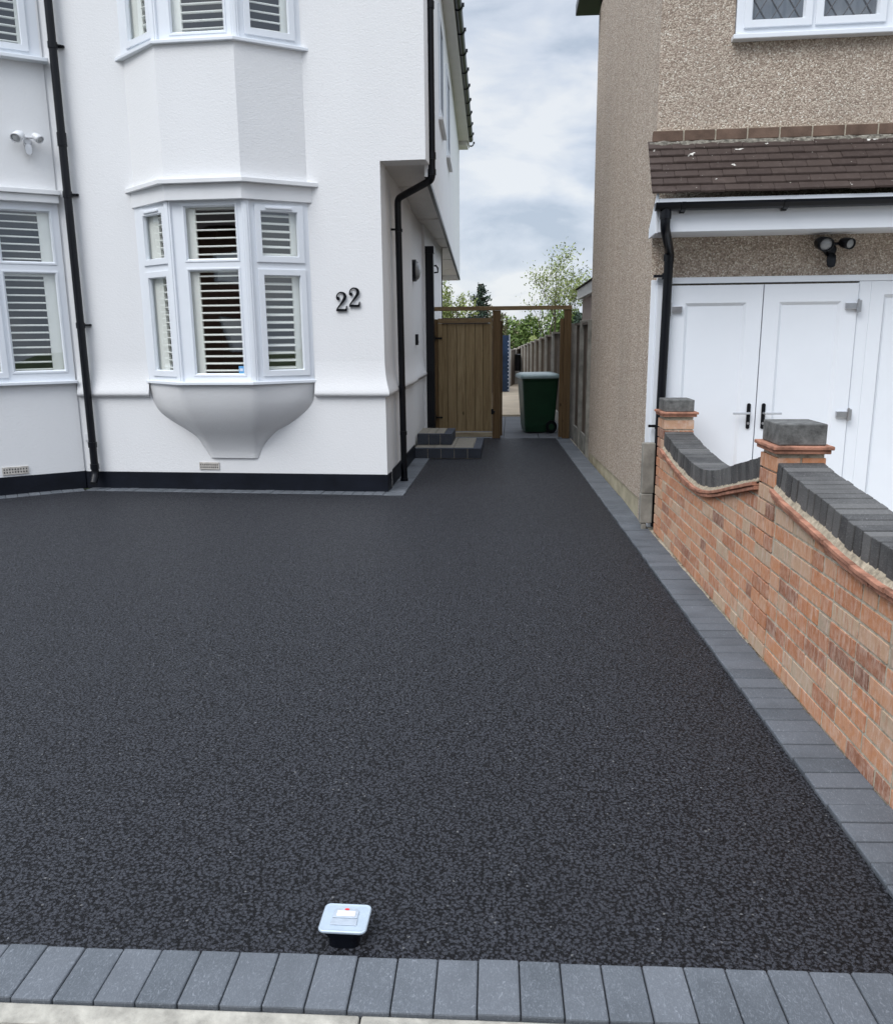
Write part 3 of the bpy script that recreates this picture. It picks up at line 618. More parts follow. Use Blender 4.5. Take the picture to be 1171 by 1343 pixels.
# ---- wall-mounted things of the white house
def digit_two(name, label, cx, cz, h):
    # a clarendon-style 2: swept stroke of changing width, ball terminal, flat foot with upturned serif
    k = h/1.0; m = MB(HT)
    pts = [(-.20, .66, .10), (-.235, .74, .05), (-.20, .86, .05), (-.10, .955, .055), (.03, .975, .07), (.15, .93, .105), (.215, .82, .14), (.20, .69, .145), (.11, .54, .12), (-.02, .38, .08), (-.15, .23, .055), (-.255, .085, .05)]
    # smooth the centreline
    fine = []
    for i in range(len(pts)-1):
        p0 = pts[max(i-1, 0)]; p1 = pts[i]; p2 = pts[i+1]; p3 = pts[min(i+2, len(pts)-1)]
        for j in range(5):
            t = j/5; fine.append([.5*((2*p1[q])+(-p0[q]+p2[q])*t+(2*p0[q]-5*p1[q]+4*p2[q]-p3[q])*t*t+(-p0[q]+3*p1[q]-3*p2[q]+p3[q])*t**3) for q in range(3)])
    fine.append(list(pts[-1])); l, r_ = [], []
    for i, p in enumerate(fine):
        a = fine[max(i-1, 0)]; c = fine[min(i+1, len(fine)-1)]; dx, dz = c[0]-a[0], c[1]-a[1]; q = math.hypot(dx, dz) or 1
        l.append((p[0]-dz/q*p[2]/2, p[1]+dx/q*p[2]/2)); r_.append((p[0]+dz/q*p[2]/2, p[1]-dx/q*p[2]/2))
    Y0, Y1 = -.022, -.008
    for i in range(len(fine)-1):
        q = [l[i], r_[i], r_[i+1], l[i+1]]
        m.add([(cx+a*k, Y0, cz+c*k) for a, c in q]+[(cx+a*k, Y1, cz+c*k) for a, c in q], [(3, 2, 1, 0), (4, 5, 6, 7), (0, 1, 5, 4), (2, 3, 7, 6)])
    def blob(pt, Y0=Y0): m.add([(cx+a*k, Y0, cz+c*k) for a, c in pt]+[(cx+a*k, Y1, cz+c*k) for a, c in pt], [tuple(range(len(pt))), tuple(range(2*len(pt)-1, len(pt)-1, -1))]+[(i, (i+1) % len(pt), len(pt)+(i+1) % len(pt), len(pt)+i) for i in range(len(pt))])
    blob([(-.165+.088*math.cos(t), .665+.088*math.sin(t)) for t in [2*math.pi*i/18 for i in range(18)]], Y0-.0005)
    blob([(-.28, 0), (.30, 0), (.325, .27), (.275, .27), (.25, .16), (.215, .115), (-.20, .125), (-.28, .06)], Y0+.0005)
    for (a, c) in ((-.1, .04), (.15, .05), (.2, .8)): m.box(cx+a*k-.004, cx+a*k+.004, Y1, .002, cz+c*k-.004, cz+c*k+.004)
    m.build(name, MA['black'], label=label, cat='house number', group='black house number digits')
digit_two('house_number', 'black serif digit 2, the left and lower one of the number 22 on white render', -.405, 1.765, .178)
digit_two('house_number', 'black serif digit 2, the right and higher one of the number 22 on white render', -.278, 1.803, .178)

def security_light(T, m_body, m_lens, label, s=1., hd_tilt=14, rots=(12, 30)):
    root = thing('security_light', label, 'security light', T.translation)
    b = MB(T); 
    b.tube([(0, 0, .0), (0, -.03, 0)], .045*s, 18); b.tube([(0, -.03, .0), (0, -.05, 0)], .03*s, 14)
    b.tube([(-.09*s, -.055, .035*s), (.09*s, -.055, .045*s)], .012*s, 10); b.build('bracket', m_body, root, bevel=.002)
    b = MB(T); b.loft([[(.0+math.cos(t)*r_*s, -.03-dy*s, -.045*s-dz*s+math.sin(t)*r_*.8*s*0+math.sin(t)*r_*s*.5) for t in [2*math.pi*i/14 for i in range(14)]] for r_, dy, dz in ((.02, .01, -.02), (.034, .03, .0), (.036, .035, .04), (.03, .04, .075), (.012, .04, .085))], smooth=True)
    b.build('sensor', m_body, root)
    for sx, rz, lab in ((-1, rots[0], 'left'), (1, rots[1], 'right')):
        Tm = T @ Matrix.Translation((sx*.085*s, -.085, .045*s)) @ Matrix.Rotation(R(rz), 4, 'Z') @ Matrix.Rotation(R(hd_tilt), 4, 'X')
        big = 1.25 if sx < 0 else 1.
        h = MB(Tm); rr = [(.018, .045), (.036, .035), (.047, .01), (.05, -.03), (.05, -.055), (.042, -.055), (.042, -.04)]
        h.loft([[(math.cos(t)*r_*s*big, y*s*big, math.sin(t)*r_*s*.85*big) for t in [2*math.pi*i/20 for i in range(20)]] for r_, y in rr], smooth=True); hd = h.build('lamp_head', m_body, root)
        h = MB(Tm); h.loft([[(math.cos(t)*r_*s*big, y*s*big, math.sin(t)*r_*s*.85*big) for t in [2*math.pi*i/20 for i in range(20)]] for r_, y in ((.042, -.042), (.030, -.050), (.01, -.054))], smooth=True); h.build('lens', m_lens, hd)
    return root
F2, _ = facet_T((-5.2, -1.518), LC1, HT)
security_light(F2 @ Matrix.Translation((lx(.60), 0, 3.35)), MA['lightwhite'], m_simple('pale_lens', (.42, .43, .44), .3, .5, .05), 'white twin-head security light on white render above the far left window', .88, 34, (-40, 50))
# round bulkhead lamp, door bell and little bracket lamp on the side wall
lp = thing('wall_lamp', 'round black-backed bulkhead lamp with pale lens by the side door', 'wall lamp', (-1.28, 10.85, 2.3))
b = MB(); b.tube([(-1.285, 10.85, 2.33), (-1.235, 10.85, 2.33)], .135, 28); b.build('lamp_base', MA['black'], lp, bevel=.004)
b = MB(); b.loft([[(-1.235+x, 10.85+math.cos(t)*r_, 2.33+math.sin(t)*r_) for t in [2*math.pi*i/28 for i in range(28)]] for r_, x in ((.115, 0), (.108, .02), (.085, .038), (.04, .05), (.01, .052))], smooth=True); b.build('lens', MA['lens'], lp)
b = MB(); b.box(-1.285, -1.25, 11.02, 11.10, 1.40, 1.54); b.cur = 1; b.tube([(-1.25, 11.06, 1.44), (-1.246, 11.06, 1.44)], .016, 14)
b.build('doorbell', [MA['black'], MA['lensgrey']], bevel=.004, label='small black doorbell box on the white side wall', cat='doorbell')
b = MB(); b.box(-1.245, -1.225, 12.75, 12.80, 2.44, 2.54); b.tube([(-1.23, 12.78, 2.53), (-1.16, 12.78, 2.535), (-1.135, 12.78, 2.50), (-1.135, 12.78, 2.44), (-1.22, 12.78, 2.43)], .013, 8)
b.build('hose_hook', MA['black'], label='small black metal hook on the white wall above the gate', cat='wall hook')

# ---- door steps
ds = thing('door_step', 'two charcoal tiled doorsteps with beige tops beside the gate', 'doorstep', (-.8, 10.8, 0))
def step(x0, x1, y0, y1, z0, z1):
    n = 5 if x1-x0 > .6 else 3
    c = MB(); c.box(x0+.006, x1-.006, y0+.006, y1, z0, z1-.012); p = c.build('step_core', MA['mortar'], ds)
    t = MB(); wd = (x1-x0)/n
    for i in range(n): t.box(x0+i*wd+.003, x0+(i+1)*wd-.003, y0-.001, y0+.012, z0+.004, z1-.014)
    m = 4; dd = (y1-y0)/m
    for i in range(m): t.box(x1-.012, x1+.001, y0+i*dd+.003, y0+(i+1)*dd-.003, z0+.004, z1-.014)
    for i in range(n): t.box(x0+i*wd+.002, x0+(i+1)*wd-.002, y0-.003, y0+.075, z1-.012, z1)
    for i in range(m): t.box(x1-.10, x1+.003, y0+.078+i*(y1-y0-.08)/m, y0+.078+(i+1)*(y1-y0-.08)/m-.004, z1-.012, z1)
    t.build('edge_tiles', MA['stepdark'], ds, bevel=.002, seg=1)
    u = MB(); k = 3; w_ = (x1-.105-x0)/k
    for i in range(k):
        for j in range(2): dd2 = (y1-y0-.08)/2; u.box(x0+i*w_+.002, x0+(i+1)*w_-.002, y0+.08+j*dd2, y0+.08+(j+1)*dd2-.003, z1-.012, z1+.001)
    u.build('tread_tiles', MA['steptop'], ds, bevel=.002, seg=1)
step(-1.24, -.40, 10.34, 11.42, 0, .128); step(-1.24, -.79, 10.66, 11.35, .128, .272)

# ================================================================== GATE
gate = thing('wooden_gate', 'tall closed pine boarded gate in a timber frame with an open bay beside it', 'gate', (-.2, 12.4, 0))
b = MB(); b.box(-.307, -.19, 12.38, 12.50, 0, 1.865); b.build('post', MA['post'], gate, bevel=.004)
b = MB(); b.box(-.189, -.162, 12.46, 12.53, .03, 1.72); b.build('post', MA['post'], gate, bevel=.003)
b = MB(); b.box(.728, .832, 12.38, 12.50, 0, 1.865); b.build('post', MA['post'], gate, bevel=.004)
b = MB(); b.box(.672, .726, 12.40, 12.47, .02, 1.74); b.build('post', MA['post'], gate, bevel=.003)
b = MB(); b.box(-1.235, .835, 12.37, 12.47, 1.868, 1.925); b.build('top_rail', MA['pineh'], gate, bevel=.004)
b = MB(); b.box(-1.235, -1.11, 12.42, 12.50, .02, 1.75); b.build('post', MA['post'], gate, bevel=.003)
b = MB()
x = -1.10; bw_ = [.115, .125, .12, .13, .11, .12]; k = (.32-1.10)/1
tot = sum(bw_); sc2 = (1.10-.315)/tot
for q in bw_:
    q *= sc2; b.box(x+.0025, x+q-.0025, 12.43, 12.452, .10, 1.68); x += q
leaf = b.build('gate_leaf', MA['pine'], gate, bevel=.005, seg=2)
b = MB(); b.box(-1.108, -1.05, 12.405, 12.43, .10, 1.69); b.box(-.35, -.31, 12.405, 12.43, .10, 1.69); b.build('stile', MA['pine'], gate, bevel=.003)
b = MB(); b.box(-1.108, -.31, 12.40, 12.455, 1.692, 1.76); b.build('cap_rail', MA['pineh'], gate, bevel=.003)
b = MB(); b.box(-1.05, -.31, 12.39, 12.47, .02, .085); b.build('sill_board', m_wood('pale_sill_board', (.42, .36, .25), (.46, .40, .29), (.22, .15, .09), 'x'), gate, bevel=.003)
b = MB(); b.box(-.325, -.29, 12.37, 12.385, .36, .44); b.tube([(-.30, 12.365, .40), (-.27, 12.355, .40)], .012, 10); b.build('latch', MA['black'], gate, bevel=.002)
for z_ in (.30, 1.465):
    b = MB(); b.box(-1.16, -1.05, 12.393, 12.403, z_, z_+.025); b.box(-1.165, -1.145, 12.39, 12.41, z_-.02, z_+.045); b.build('hinge', MA['black'], gate)
b = MB(); b.box(-1.10, -.318, 12.453, 12.462, .10, 1.685); b.build('backing_ledge', MA['post'], gate)

# ================================================================== WHEELIE BIN
bn = thing('wheelie_bin', 'dark green wheelie bin with a paler faded lid standing behind the gate', 'wheelie bin', (.38, 13.25, 0))
T = TR(.385, 13.3, 0, R(-82)) @ Matrix.Diagonal((1, .88, 1, 1))
def rrect(w, d, r, z, n=4, ox=0, oy=0):
    pts = []
    for cx, cy, a0 in ((w/2-r, d/2-r, 0), (-w/2+r, d/2-r, 90), (-w/2+r, -d/2+r, 180), (w/2-r, -d/2+r, 270)):
        for i in range(n+1): a = R(a0+90*i/n); pts.append((cx+r*math.cos(a)+ox, cy+r*math.sin(a)+oy, z))
    return pts
b = MB(T); b.loft([rrect(.46, .50, .05, .02), rrect(.49, .53, .05, .10), rrect(.50, .54, .05, .12), rrect(.58, .64, .05, .80), rrect(.60, .66, .05, .83), rrect(.60, .66, .05, .86)], smooth=False); b.build('bin_body', MA['bin'], bn, bevel=.006)
b = MB(T); b.loft([rrect(.64, .72, .05, .852), rrect(.645, .725, .05, .875), rrect(.62, .70, .06, .905), rrect(.50, .56, .08, .928), rrect(.2, .24, .08, .934)], smooth=True); b.build('bin_lid', MA['lid'], bn)
b = MB(T); b.tube([(-.25, .40, .88), (.25, .40, .88)], .016, 10); b.box(-.27, -.24, .30, .41, .85, .90); b.box(.24, .27, .30, .41, .85, .90); b.build('handle', MA['bin'], bn)
for sx in (-1, 1):
    b = MB(T); xx = sx*.265; b.tube([(xx-.025, .20, .10), (xx+.025, .20, .10)], .10, 24); wh = b.build('wheel', MA['black'], bn, bevel=.006); b = MB(T); b.tube([(xx-.03, .20, .10), (xx+.03, .20, .10)], .05, 16); b.build('hub', MA['bin'], wh)

# ================================================================== NEIGHBOUR HOUSE
NT = TR(1.04, 6.66, 0, math.atan2(-.03, 1)); nh = thing('pebbledash_house', 'beige pebbledashed house with white garage doors under a lean-to tiled roof', 'house', (1.04, 6.66, 0))
SA, SB = Vector((1.045, 6.66)), Vector((.955, 10.45)); NTOP = 5.15
w = MB(NT); wall_holes(w, 0, 6.5, 2.86, NTOP, [(.515, 1.59, 3.585, 4.72)], 0, .25)
wall_holes(w, 0.0, 6.5, 0, 2.86, [(.05, 3.4, -.1, 1.945)], 0, .25)
w.T = None; d = (SB-SA); nn = Vector((d.y, -d.x)).normalized()*.25
w.hexa([(SA.x, SA.y+.003, .20), (SA.x+nn.x, SA.y+.26, .2), (SB.x+nn.x, SB.y, .07), (SB.x, SB.y, .07)][::-1], [(SA.x, SA.y+.003, NTOP), (SA.x+nn.x, SA.y+.26, NTOP), (SB.x+nn.x, SB.y, NTOP), (SB.x, SB.y, NTOP)][::-1])
w.prism([(SB.x, SB.y-.002), (7.4, 10.3), (7.4, 10.55), (SB.x+.004, SB.y+.25)], 0, NTOP)
w.build('wall', MA['pebble'], nh)
b = MB()
n_ = 9
for i in range(n_):
    a = SA.lerp(SB, i/n_); c = SA.lerp(SB, (i+1)/n_); za, zb = lerp(.2, .07, i/n_), lerp(.2, .07, (i+1)/n_); off = random.uniform(.003, .012)
    b.hexa([(a.x+off, a.y+.003, -.05), (a.x+.2, a.y+.003, -.05), (c.x+.2, c.y-.003, -.05), (c.x+off, c.y-.003, -.05)], [(a.x+off, a.y+.003, za), (a.x+.2, a.y+.003, za), (c.x+.2, c.y-.003, zb), (c.x+off, c.y-.003, zb)])
b.build('plinth', MA['stoneblock'], nh, bevel=.004)
# brick band, mortar flaunching, lean-to roof
b = MB(NT)
for i in range(24): b.box(-.03+i*.226, -.03+i*.226+.215, -.035, .01, 2.91+.001*(i % 2), 2.985)
b.build('brick_band', MA['bandbrick'], nh, bevel=.005)
b = MB(NT); b.box(-.028, 5.35, -.028, .008, 2.905, 2.987); b.build('band_mortar', MA['mortar'], nh)
b = MB(NT); nn_ = 160; rings = []
for i in range(nn_+1):
    x = -.055+i*5.45/nn_; j = noise.noise(Vector((x*11, 0, 0)))*.010+noise.noise(Vector((x*34, 2, 0)))*.006; rings.append([(x, .0, 2.915), (x, -.045, 2.908+j), (x, -.074, 2.872+j*1.3), (x, -.078, 2.855+j), (x, -.05, 2.845), (x, .0, 2.85)])
b.loft(rings); b.build('mortar_flaunching', m_simple('lichened_mortar', (.20, .185, .155), .95, .1, .75, 38, bump=1., bs=60), nh)
b = MB(NT); ny = 7; RP = .38; zt, zb = 2.875, 2.475
for r_ in range(ny):
    yb = -.05-(RP-.02)*(r_+1)/ny; ya = -.05-(RP-.02)*(r_-.6)/ny; z_b = lerp(zt, zb, (r_+1)/ny); z_a = lerp(zt, zb, (r_-.6)/ny)
    off = .0825 if r_ % 2 else 0
    for i in range(33):
        x0 = -.065+i*.166-off; x1 = x0+.1645; x0 = max(x0, -.065)
        if x1 < -.03: continue
        dz = random.uniform(-.0035, .0035)+.02
        b.hexa([(x0, yb, z_b+dz-.003), (x1, yb, z_b+dz-.003), (x1, ya, z_a-.003), (x0, ya, z_a-.003)], [(x0, yb-.004, z_b+dz+.014), (x1, yb-.004, z_b+dz+.014), (x1, ya, z_a+.009), (x0, ya, z_a+.009)])
b.build('lean_to_roof', MA['tiles'], nh, bevel=.003, seg=1)
b = MB(NT); b.box(-.01, 5.4, -.378, -.36, 2.238, 2.465); b.box(0.0, 5.4, -.362, .0, 2.238, 2.256)
b.add([(-.012, -.378, 2.232), (-.012, -.0, 2.232), (-.012, -.0, 2.30), (-.012, -.378, 2.50), (-.03, -.378, 2.232), (-.03, -.0, 2.232), (-.03, -.0, 2.30), (-.03, -.378, 2.50)], [(0, 1, 2, 3), (7, 6, 5, 4), (0, 3, 7, 4), (3, 2, 6, 7), (2, 1, 5, 6), (1, 0, 4, 5)])
b.build('fascia', MA['upvc'], nh, bevel=.003)
b = MB(NT)
arc = [(math.cos(a)*.05, math.sin(a)*.052) for a in [math.pi+math.pi*i/10 for i in range(11)]]
ring = lambda x: [(x, -.432+a, 2.425+c) for a, c in arc]+[(x, -.432+a*.9, 2.425+c*.9) for a, c in reversed(arc)]
b.loft([ring(-.045), ring(5.4)])
b.add([(-.046, -.432+a, 2.425+c) for a, c in arc], [tuple(range(11))])
for x in (.13, .82, 1.75, 2.6): b.loft([[(xx, -.432+a*1.15, 2.425+c*1.15) for a, c in arc]+[(xx, -.432+a*.8, 2.425+c*.8) for a, c in reversed(arc)] for xx in (x, x+.03)]); b.box(x, x+.03, -.42, -.378, 2.36, 2.40)
b.build('gutter', MA['black'], nh)
b = MB(NT); pipe(b, [(.03, -.43, 2.39), (.03, -.43, 2.26), (.115, -.10, 2.13), (.105, -.085, 1.0), (.10, -.085, .02)], .034, .04)
collar(b, (.03, -.43, 2.32), .039, .05); collar(b, (.113, -.095, 2.06), .039, .05); collar(b, (.109, -.086, 1.93), .038, .045, lug=(-.09, .03)); collar(b, (.104, -.085, .8), .038, .03, lug=(-.08, .0))
b.build('downpipe', MA['black'], nh)
b = MB(NT); b.box(-.0, 6.6, -.45, .0, NTOP, NTOP+.12); b.build('eaves', MA['upvc'], nh)
b = MB(); b.prism([(.70, 10.38), (1.3, 10.38), (1.3, 10.9), (.70, 10.9)], 5.20, 5.32); b.build('gutter', MA['black'], nh, bevel=.01)
b = MB(NT); b.add([(-.02, -.5, NTOP+.125), (7, -.5, NTOP+.125), (7, 4.3, NTOP+.125), (-.12, 3.9, NTOP+.125), (3, 2, NTOP+2)], [(0, 1, 4), (1, 2, 4), (2, 3, 4), (3, 0, 4), (3, 2, 1, 0)]); b.build('roof', MA['rooftile'], nh)
# upper leaded window
b = MB(NT); wx0, wx1, wz0, wz1 = .52, 1.585, 3.60, 4.70
ws = []
lts = [(.62, .985, 3.69, 4.6), (1.105, 1.48, 3.69, 4.6)]
wall_holes(b, wx0, wx1, wz0, wz1, lts, -.02, .06)
for l in lts: ring_frame(b, l[0]-.048, l[1]+.048, l[2]-.045, l[3]+.045, .05, -.038, -.02); bead_frame(b, l[0], l[1], l[2], l[3], .012, -.038, -.01)
win = b.build('window', MA['upvc'], nh, bevel=.003, label='leaded white window on the upper floor')
for l in lts:
    b = MB(NT); b.add([(l[0]+.006, -.009, l[2]+.006), (l[1]-.006, -.009, l[2]+.006), (l[1]-.006, -.009, l[3]-.006), (l[0]+.006, -.009, l[3]-.006)], [(0, 1, 2, 3)]); b.build('pane', MA['glass'], win, clean=False)
    b = MB(NT); q = .105; wv = .0045
    def clipseg(x0, z0, x1, z1):
        # liang-barsky clip to the pane
        t0, t1 = 0, 1; dx, dz = x1-x0, z1-z0
        for p, qq in ((-dx, x0-l[0]-.01), (dx, l[1]-.01-x0), (-dz, z0-l[2]-.01), (dz, l[3]-.01-z0)):
            if abs(p) < 1e-9:
                if qq < 0: return None
            else:
                t = qq/p
                if p < 0: t0 = max(t0, t)
                else: t1 = min(t1, t)
        return None if t0 >= t1 else (x0+dx*t0, z0+dz*t0, x0+dx*t1, z0+dz*t1)
    for i in range(-14, 16):
        for sgn in (1, -1):
            c = clipseg(l[0]+i*q*1.12-(0 if sgn > 0 else 0), l[2]-.02, l[0]+i*q*1.12+sgn*1.0, l[2]-.02+1.55)
            if c: b.tube([(c[0], -.0145, c[1]), (c[2], -.0145, c[3])], wv, 6, caps=False)
    b.tube([(l[0]+.01, -.0145, 3.86), (l[1]-.01, -.0145, 3.86)], wv, 6, caps=False)
    b.build('leading', MA['leading'], win)
b = MB(NT); b.box(wx0-.025, wx1+.07, -.075, .02, 3.565, 3.598); b.build('sill', MA['upvc'], nh, bevel=.005)
b = MB(NT); rings = []
for i in range(90):
    x = .53+i*1.05/89; rings.append([(x, .045+.010*math.sin(i*.9+.6*math.sin(i*.23)), 3.6), (x, .045+.010*math.sin(i*.9+.6*math.sin(i*.23)), 4.7)])
b.loft(rings, closed=False, smooth=True, caps=False); b.build('net_curtain', MA['curtain'], nh, clean=False)
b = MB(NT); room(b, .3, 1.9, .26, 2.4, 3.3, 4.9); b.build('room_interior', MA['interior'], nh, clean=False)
# garage doors: frame, two leaves, fixed panels
b = MB(NT)
b.box(.045, .135, -.035, .05, 0, 1.90); b.box(.045, 3.4, -.038, .05, 1.90, 1.945); b.box(1.515, 1.60, -.035, .05, 0, 1.898); b.box(3.0, 3.08, -.035, .05, 0, 1.898)
b.box(.003, .045, -.018, .02, 0, 1.93)
gd = b.build('garage_frame', MA['upvc'], nh, bevel=.004)
def leafdoor(x0, x1, nm, lab):
    m = MB(NT); z0, z1 = .03, 1.885; y = -.03; iw = .115
    wall_holes(m, x0, x1, z0, z1, [(x0+iw, x1-iw, z0+.15, z1-.13)], y-.018, y+.03)
    bead_frame(m, x0+iw, x1-iw, z0+.15, z1-.13, .022, y-.018, y+.002)
    m.box(x0+iw+.01, x1-iw-.01, y+.002, y+.02, z0+.16, z1-.14)
    return m.build(nm, MA['upvc'], nh, bevel=.004, label=lab)
d1 = leafdoor(.143, .825, 'garage_door', 'left leaf of the white garage doors'); d2 = leafdoor(.833, 1.508, 'garage_door', 'right leaf of the white garage doors')
m = MB(NT); m.box(1.60, 3.0, -.012, .03, 0, 1.898); ring_frame(m, 1.60, 3.0, 0.02, 1.898, .10, -.034, -.0125); bead_frame(m, 1.70, 2.90, .12, 1.798, .02, -.034, -.0125); m.build('fixed_panel', MA['upvc'], nh, bevel=.004)
for x, sg, dd in ((.775, -1, d1), (.885, 1, d2)):
    m = MB(NT); m.loft([[(x+math.cos(t)*.014+0, yy, .90+(.085 if math.sin(t) >= 0 else -.085)+math.sin(t)*.014) for t in [2*math.pi*i/24 for i in range(24)]] for yy in (-.048, -.058)]); hd = m.build('handle_plate', MA['black'], dd)
    m = MB(NT); m.tube([(x, -.055, .925), (x, -.10, .925)], .009, 12); m.tube([(x, -.10, .925), (x+sg*.02, -.104, .925), (x+sg*.125, -.10, .925)], .0085, 12); m.build('handle', MA['steel'], dd)
    m = MB(NT); m.tube([(x, -.057, .845), (x, -.064, .845)], .010, 12); m.build('lock', MA['steel'], dd)
for x, z, sg in ((.150, 1.71, 1), (.150, .35, 1), (1.505, 1.72, -1), (1.505, .915, -1), (1.505, .3, -1)):
    m = MB(NT); m.box(min(x, x+sg*.085), max(x, x+sg*.085), -.075, -.046, z-.024, z+.024); m.box(x-.022, x+.002, -.082, -.034, z-.045, z+.042) if sg > 0 else m.box(x-.002, x+.024, -.082, -.034, z-.045, z+.042); m.tube([(x, -.078, z-.05), (x, -.078, z+.05)], .009, 10)
    m.build('hinge', MA['steel'], gd, bevel=.003)
security_light(NT @ Matrix.Translation((1.29, 0, 2.125)), MA['black'], MA['lens'], 'black twin-head security light on pebbledash above the white garage doors', .95)
# rear extension of the neighbour
ex = thing('flat_roof_extension', 'pale pink rear extension with grey fascia just beyond the pebbledash house', 'extension', (2.2, 14, 0))
b = MB(); b.prism([(1.25, 10.62), (6, 10.62), (6, 15.7), (1.245, 15.7)], 0, 2.15); b.build('wall', m_simple('pinkish_render', (.34, .27, .24), .9, .2, .12, 4, bump=.3), ex)
b = MB(); b.prism([(1.16, 10.60), (6, 10.60), (6, 15.9), (1.16, 15.9)], 2.13, 2.30); b.build('fascia', MA['soffit'], ex, bevel=.004)
b = MB(); b.add([(1.1, 10.60, 2.302), (6, 10.60, 2.302), (6, 16.0, 2.302), (1.1, 16.0, 2.302), (1.9, 10.6, 2.75), (6, 10.6, 2.75), (6, 16, 2.75), (1.9, 16, 2.75)], [(3, 2, 1, 0), (4, 5, 6, 7), (0, 1, 5, 4), (1, 2, 6, 5), (2, 3, 7, 6), (3, 0, 4, 7)]); b.build('roof', MA['rooftile'], ex)
# concrete post / slab at the corner of that house
b = MB(); b.box(1.008, 1.105, 6.50, 6.56, .30, .70); b.box(1.004, 1.10, 6.495, 6.56, .06, .298); b.box(1.02, 1.06, 6.50, 6.55, -.05, .058); b.build('concrete_post', MA['greyconc'], bevel=.008, label='weathered grey concrete gravel-board stub between brick wall and pebbledash corner', cat='concrete post')

# ================================================================== GARDEN WALL
gw = thing('garden_wall', 'red brick garden wall with curved dark coping bricks and two capped piers', 'brick wall', (1.2, 4, 0))
WX = lambda y: 1.249+(y-2.544)*(1.115-1.249)/(6.4-2.544)
T1 = sorted([(6.28, .83), (6.21, .814), (5.885, .765), (5.6, .735), (5.387, .721), (5.2, .718), (5.0, .735), (4.766, .778), (4.42, .865), (4.05, .958)])
T2 = sorted([(3.86, .965), (3.72, .940), (3.59, .924), (3.46, .909), (3.32, .894), (3.2, .879), (3.06, .862), (2.92, .851), (2.8, .846), (2.6, .845), (2.4, .853), (2.1, .88), (1.8, .92), (1.55, .965)])
PI1, PI2, PI3 = (6.235, 6.46), (3.84, 4.065), (1.33, 1.555)
def topz(y):
    if PI2[1] <= y <= PI1[0]: return curve(T1, y)
    if PI3[1] <= y <= PI2[0]: return curve(T2, y)
    return 1.2
wallang = math.atan2(1.249-1.115, 6.4-2.544)
TH = .205
def WP(y, off, z): return (WX(y)+off, y, z)
br = MB(); mo = MB(); BRK = []
core = []
for (ya, yb) in ((PI3[1], PI2[0]), (PI2[1], PI1[0])):
    n = 30
    rings = []
    for i in range(n+1):
        y = lerp(ya, yb, i/n); t = topz(y)-.135; rings.append([WP(y, .0025, -.1), WP(y, TH-.0025, -.1), WP(y, TH-.0025, t), WP(y, .0025, t)])
    mo.loft(rings)
for P, h in ((PI1, .955), (PI2, 1.0), (PI3, 1.0)): mo.hexa([WP(P[0]+.006, .006, -.1), WP(P[0]+.006, TH-.001, -.1), WP(P[1]-.006, TH-.001, -.1), WP(P[1]-.006, .006, -.1)], [WP(P[0]+.006, .006, h), WP(P[0]+.006, TH-.001, h), WP(P[1]-.006, TH-.001, h), WP(P[1]-.006, .006, h)])
gwall = mo.build('mortar_core', MA['mortar'], gw)
CH = .0755
def brick(ya, yb, z0, z1, off0, off1, cut=True):
    # one brick in the wall; its top is cut to the curve
    if yb-ya < .012: return
    if cut:
        ta, tb = topz(ya+.001)-.133, topz(yb-.001)-.133
        if z0+.004 >= max(ta, tb): return
        za, zb = min(z1, max(ta, z0+.002)), min(z1, max(tb, z0+.002))
    else: za = zb = z1
    j = random.uniform(-.0028, .0008)
    BRK.append(([WP(ya, off0+j, z0), WP(ya, off1, z0), WP(yb, off1, z0), WP(yb, off0+j, z0)][::1], [WP(ya, off0+j, za), WP(ya, off1, za), WP(yb, off1, zb), WP(yb, off0+j, zb)]))
for c in range(0, 14):
    z0 = .008+c*CH; z1 = z0+CH-.0125
    for (ya, yb) in ((PI3[1]-.23, PI2[0]), (PI2[1], PI1[0])):
        y = ya-(.1125 if c % 2 else 0)-random.uniform(0, .01)
        while y < yb:
            L_ = .215 if random.random() < .72 else .1025; y2 = y+L_+random.uniform(-.003, .003)
            a, b_ = max(y, ya+.003), min(y2, yb-.003)
            if z0 < 1: brick(a, b_, z0, z1, 0, .09)
            y = y2+.0125
    for (ya, yb) in ((PI3[1], PI2[0]), (PI2[1], PI1[0])):        # back face
        y = ya
        while y < yb: brick(y, min(y+.215, yb), z0, z1, TH-.09, TH); y += .226
for P, h in ((PI1, .93), (PI2, .99), (PI3, .99)):
    c = 0
    while .008+(c+1)*CH-.01 < h+.03:
        z0 = .008+c*CH; z1 = min(z0+CH-.0105, h)
        e_ = -.004
        if c % 2:
            brick(P[0], P[0]+.1, z0, z1, e_, TH+.006, False); brick(P[0]+.112, P[1], z0, z1, e_, .1, False); brick(P[0]+.112, P[1], z0, z1, .112, TH+.006, False)
        else:
            brick(P[0], P[1], z0, z1, e_, .098, False); brick(P[0], P[1], z0, z1, .108, TH+.006, False)
        c += 1
random.shuffle(BRK)
for q_ in BRK: br.hexa(*q_)
br.build('brickwork', MA['brick'], gw, bevel=.0022, seg=1)
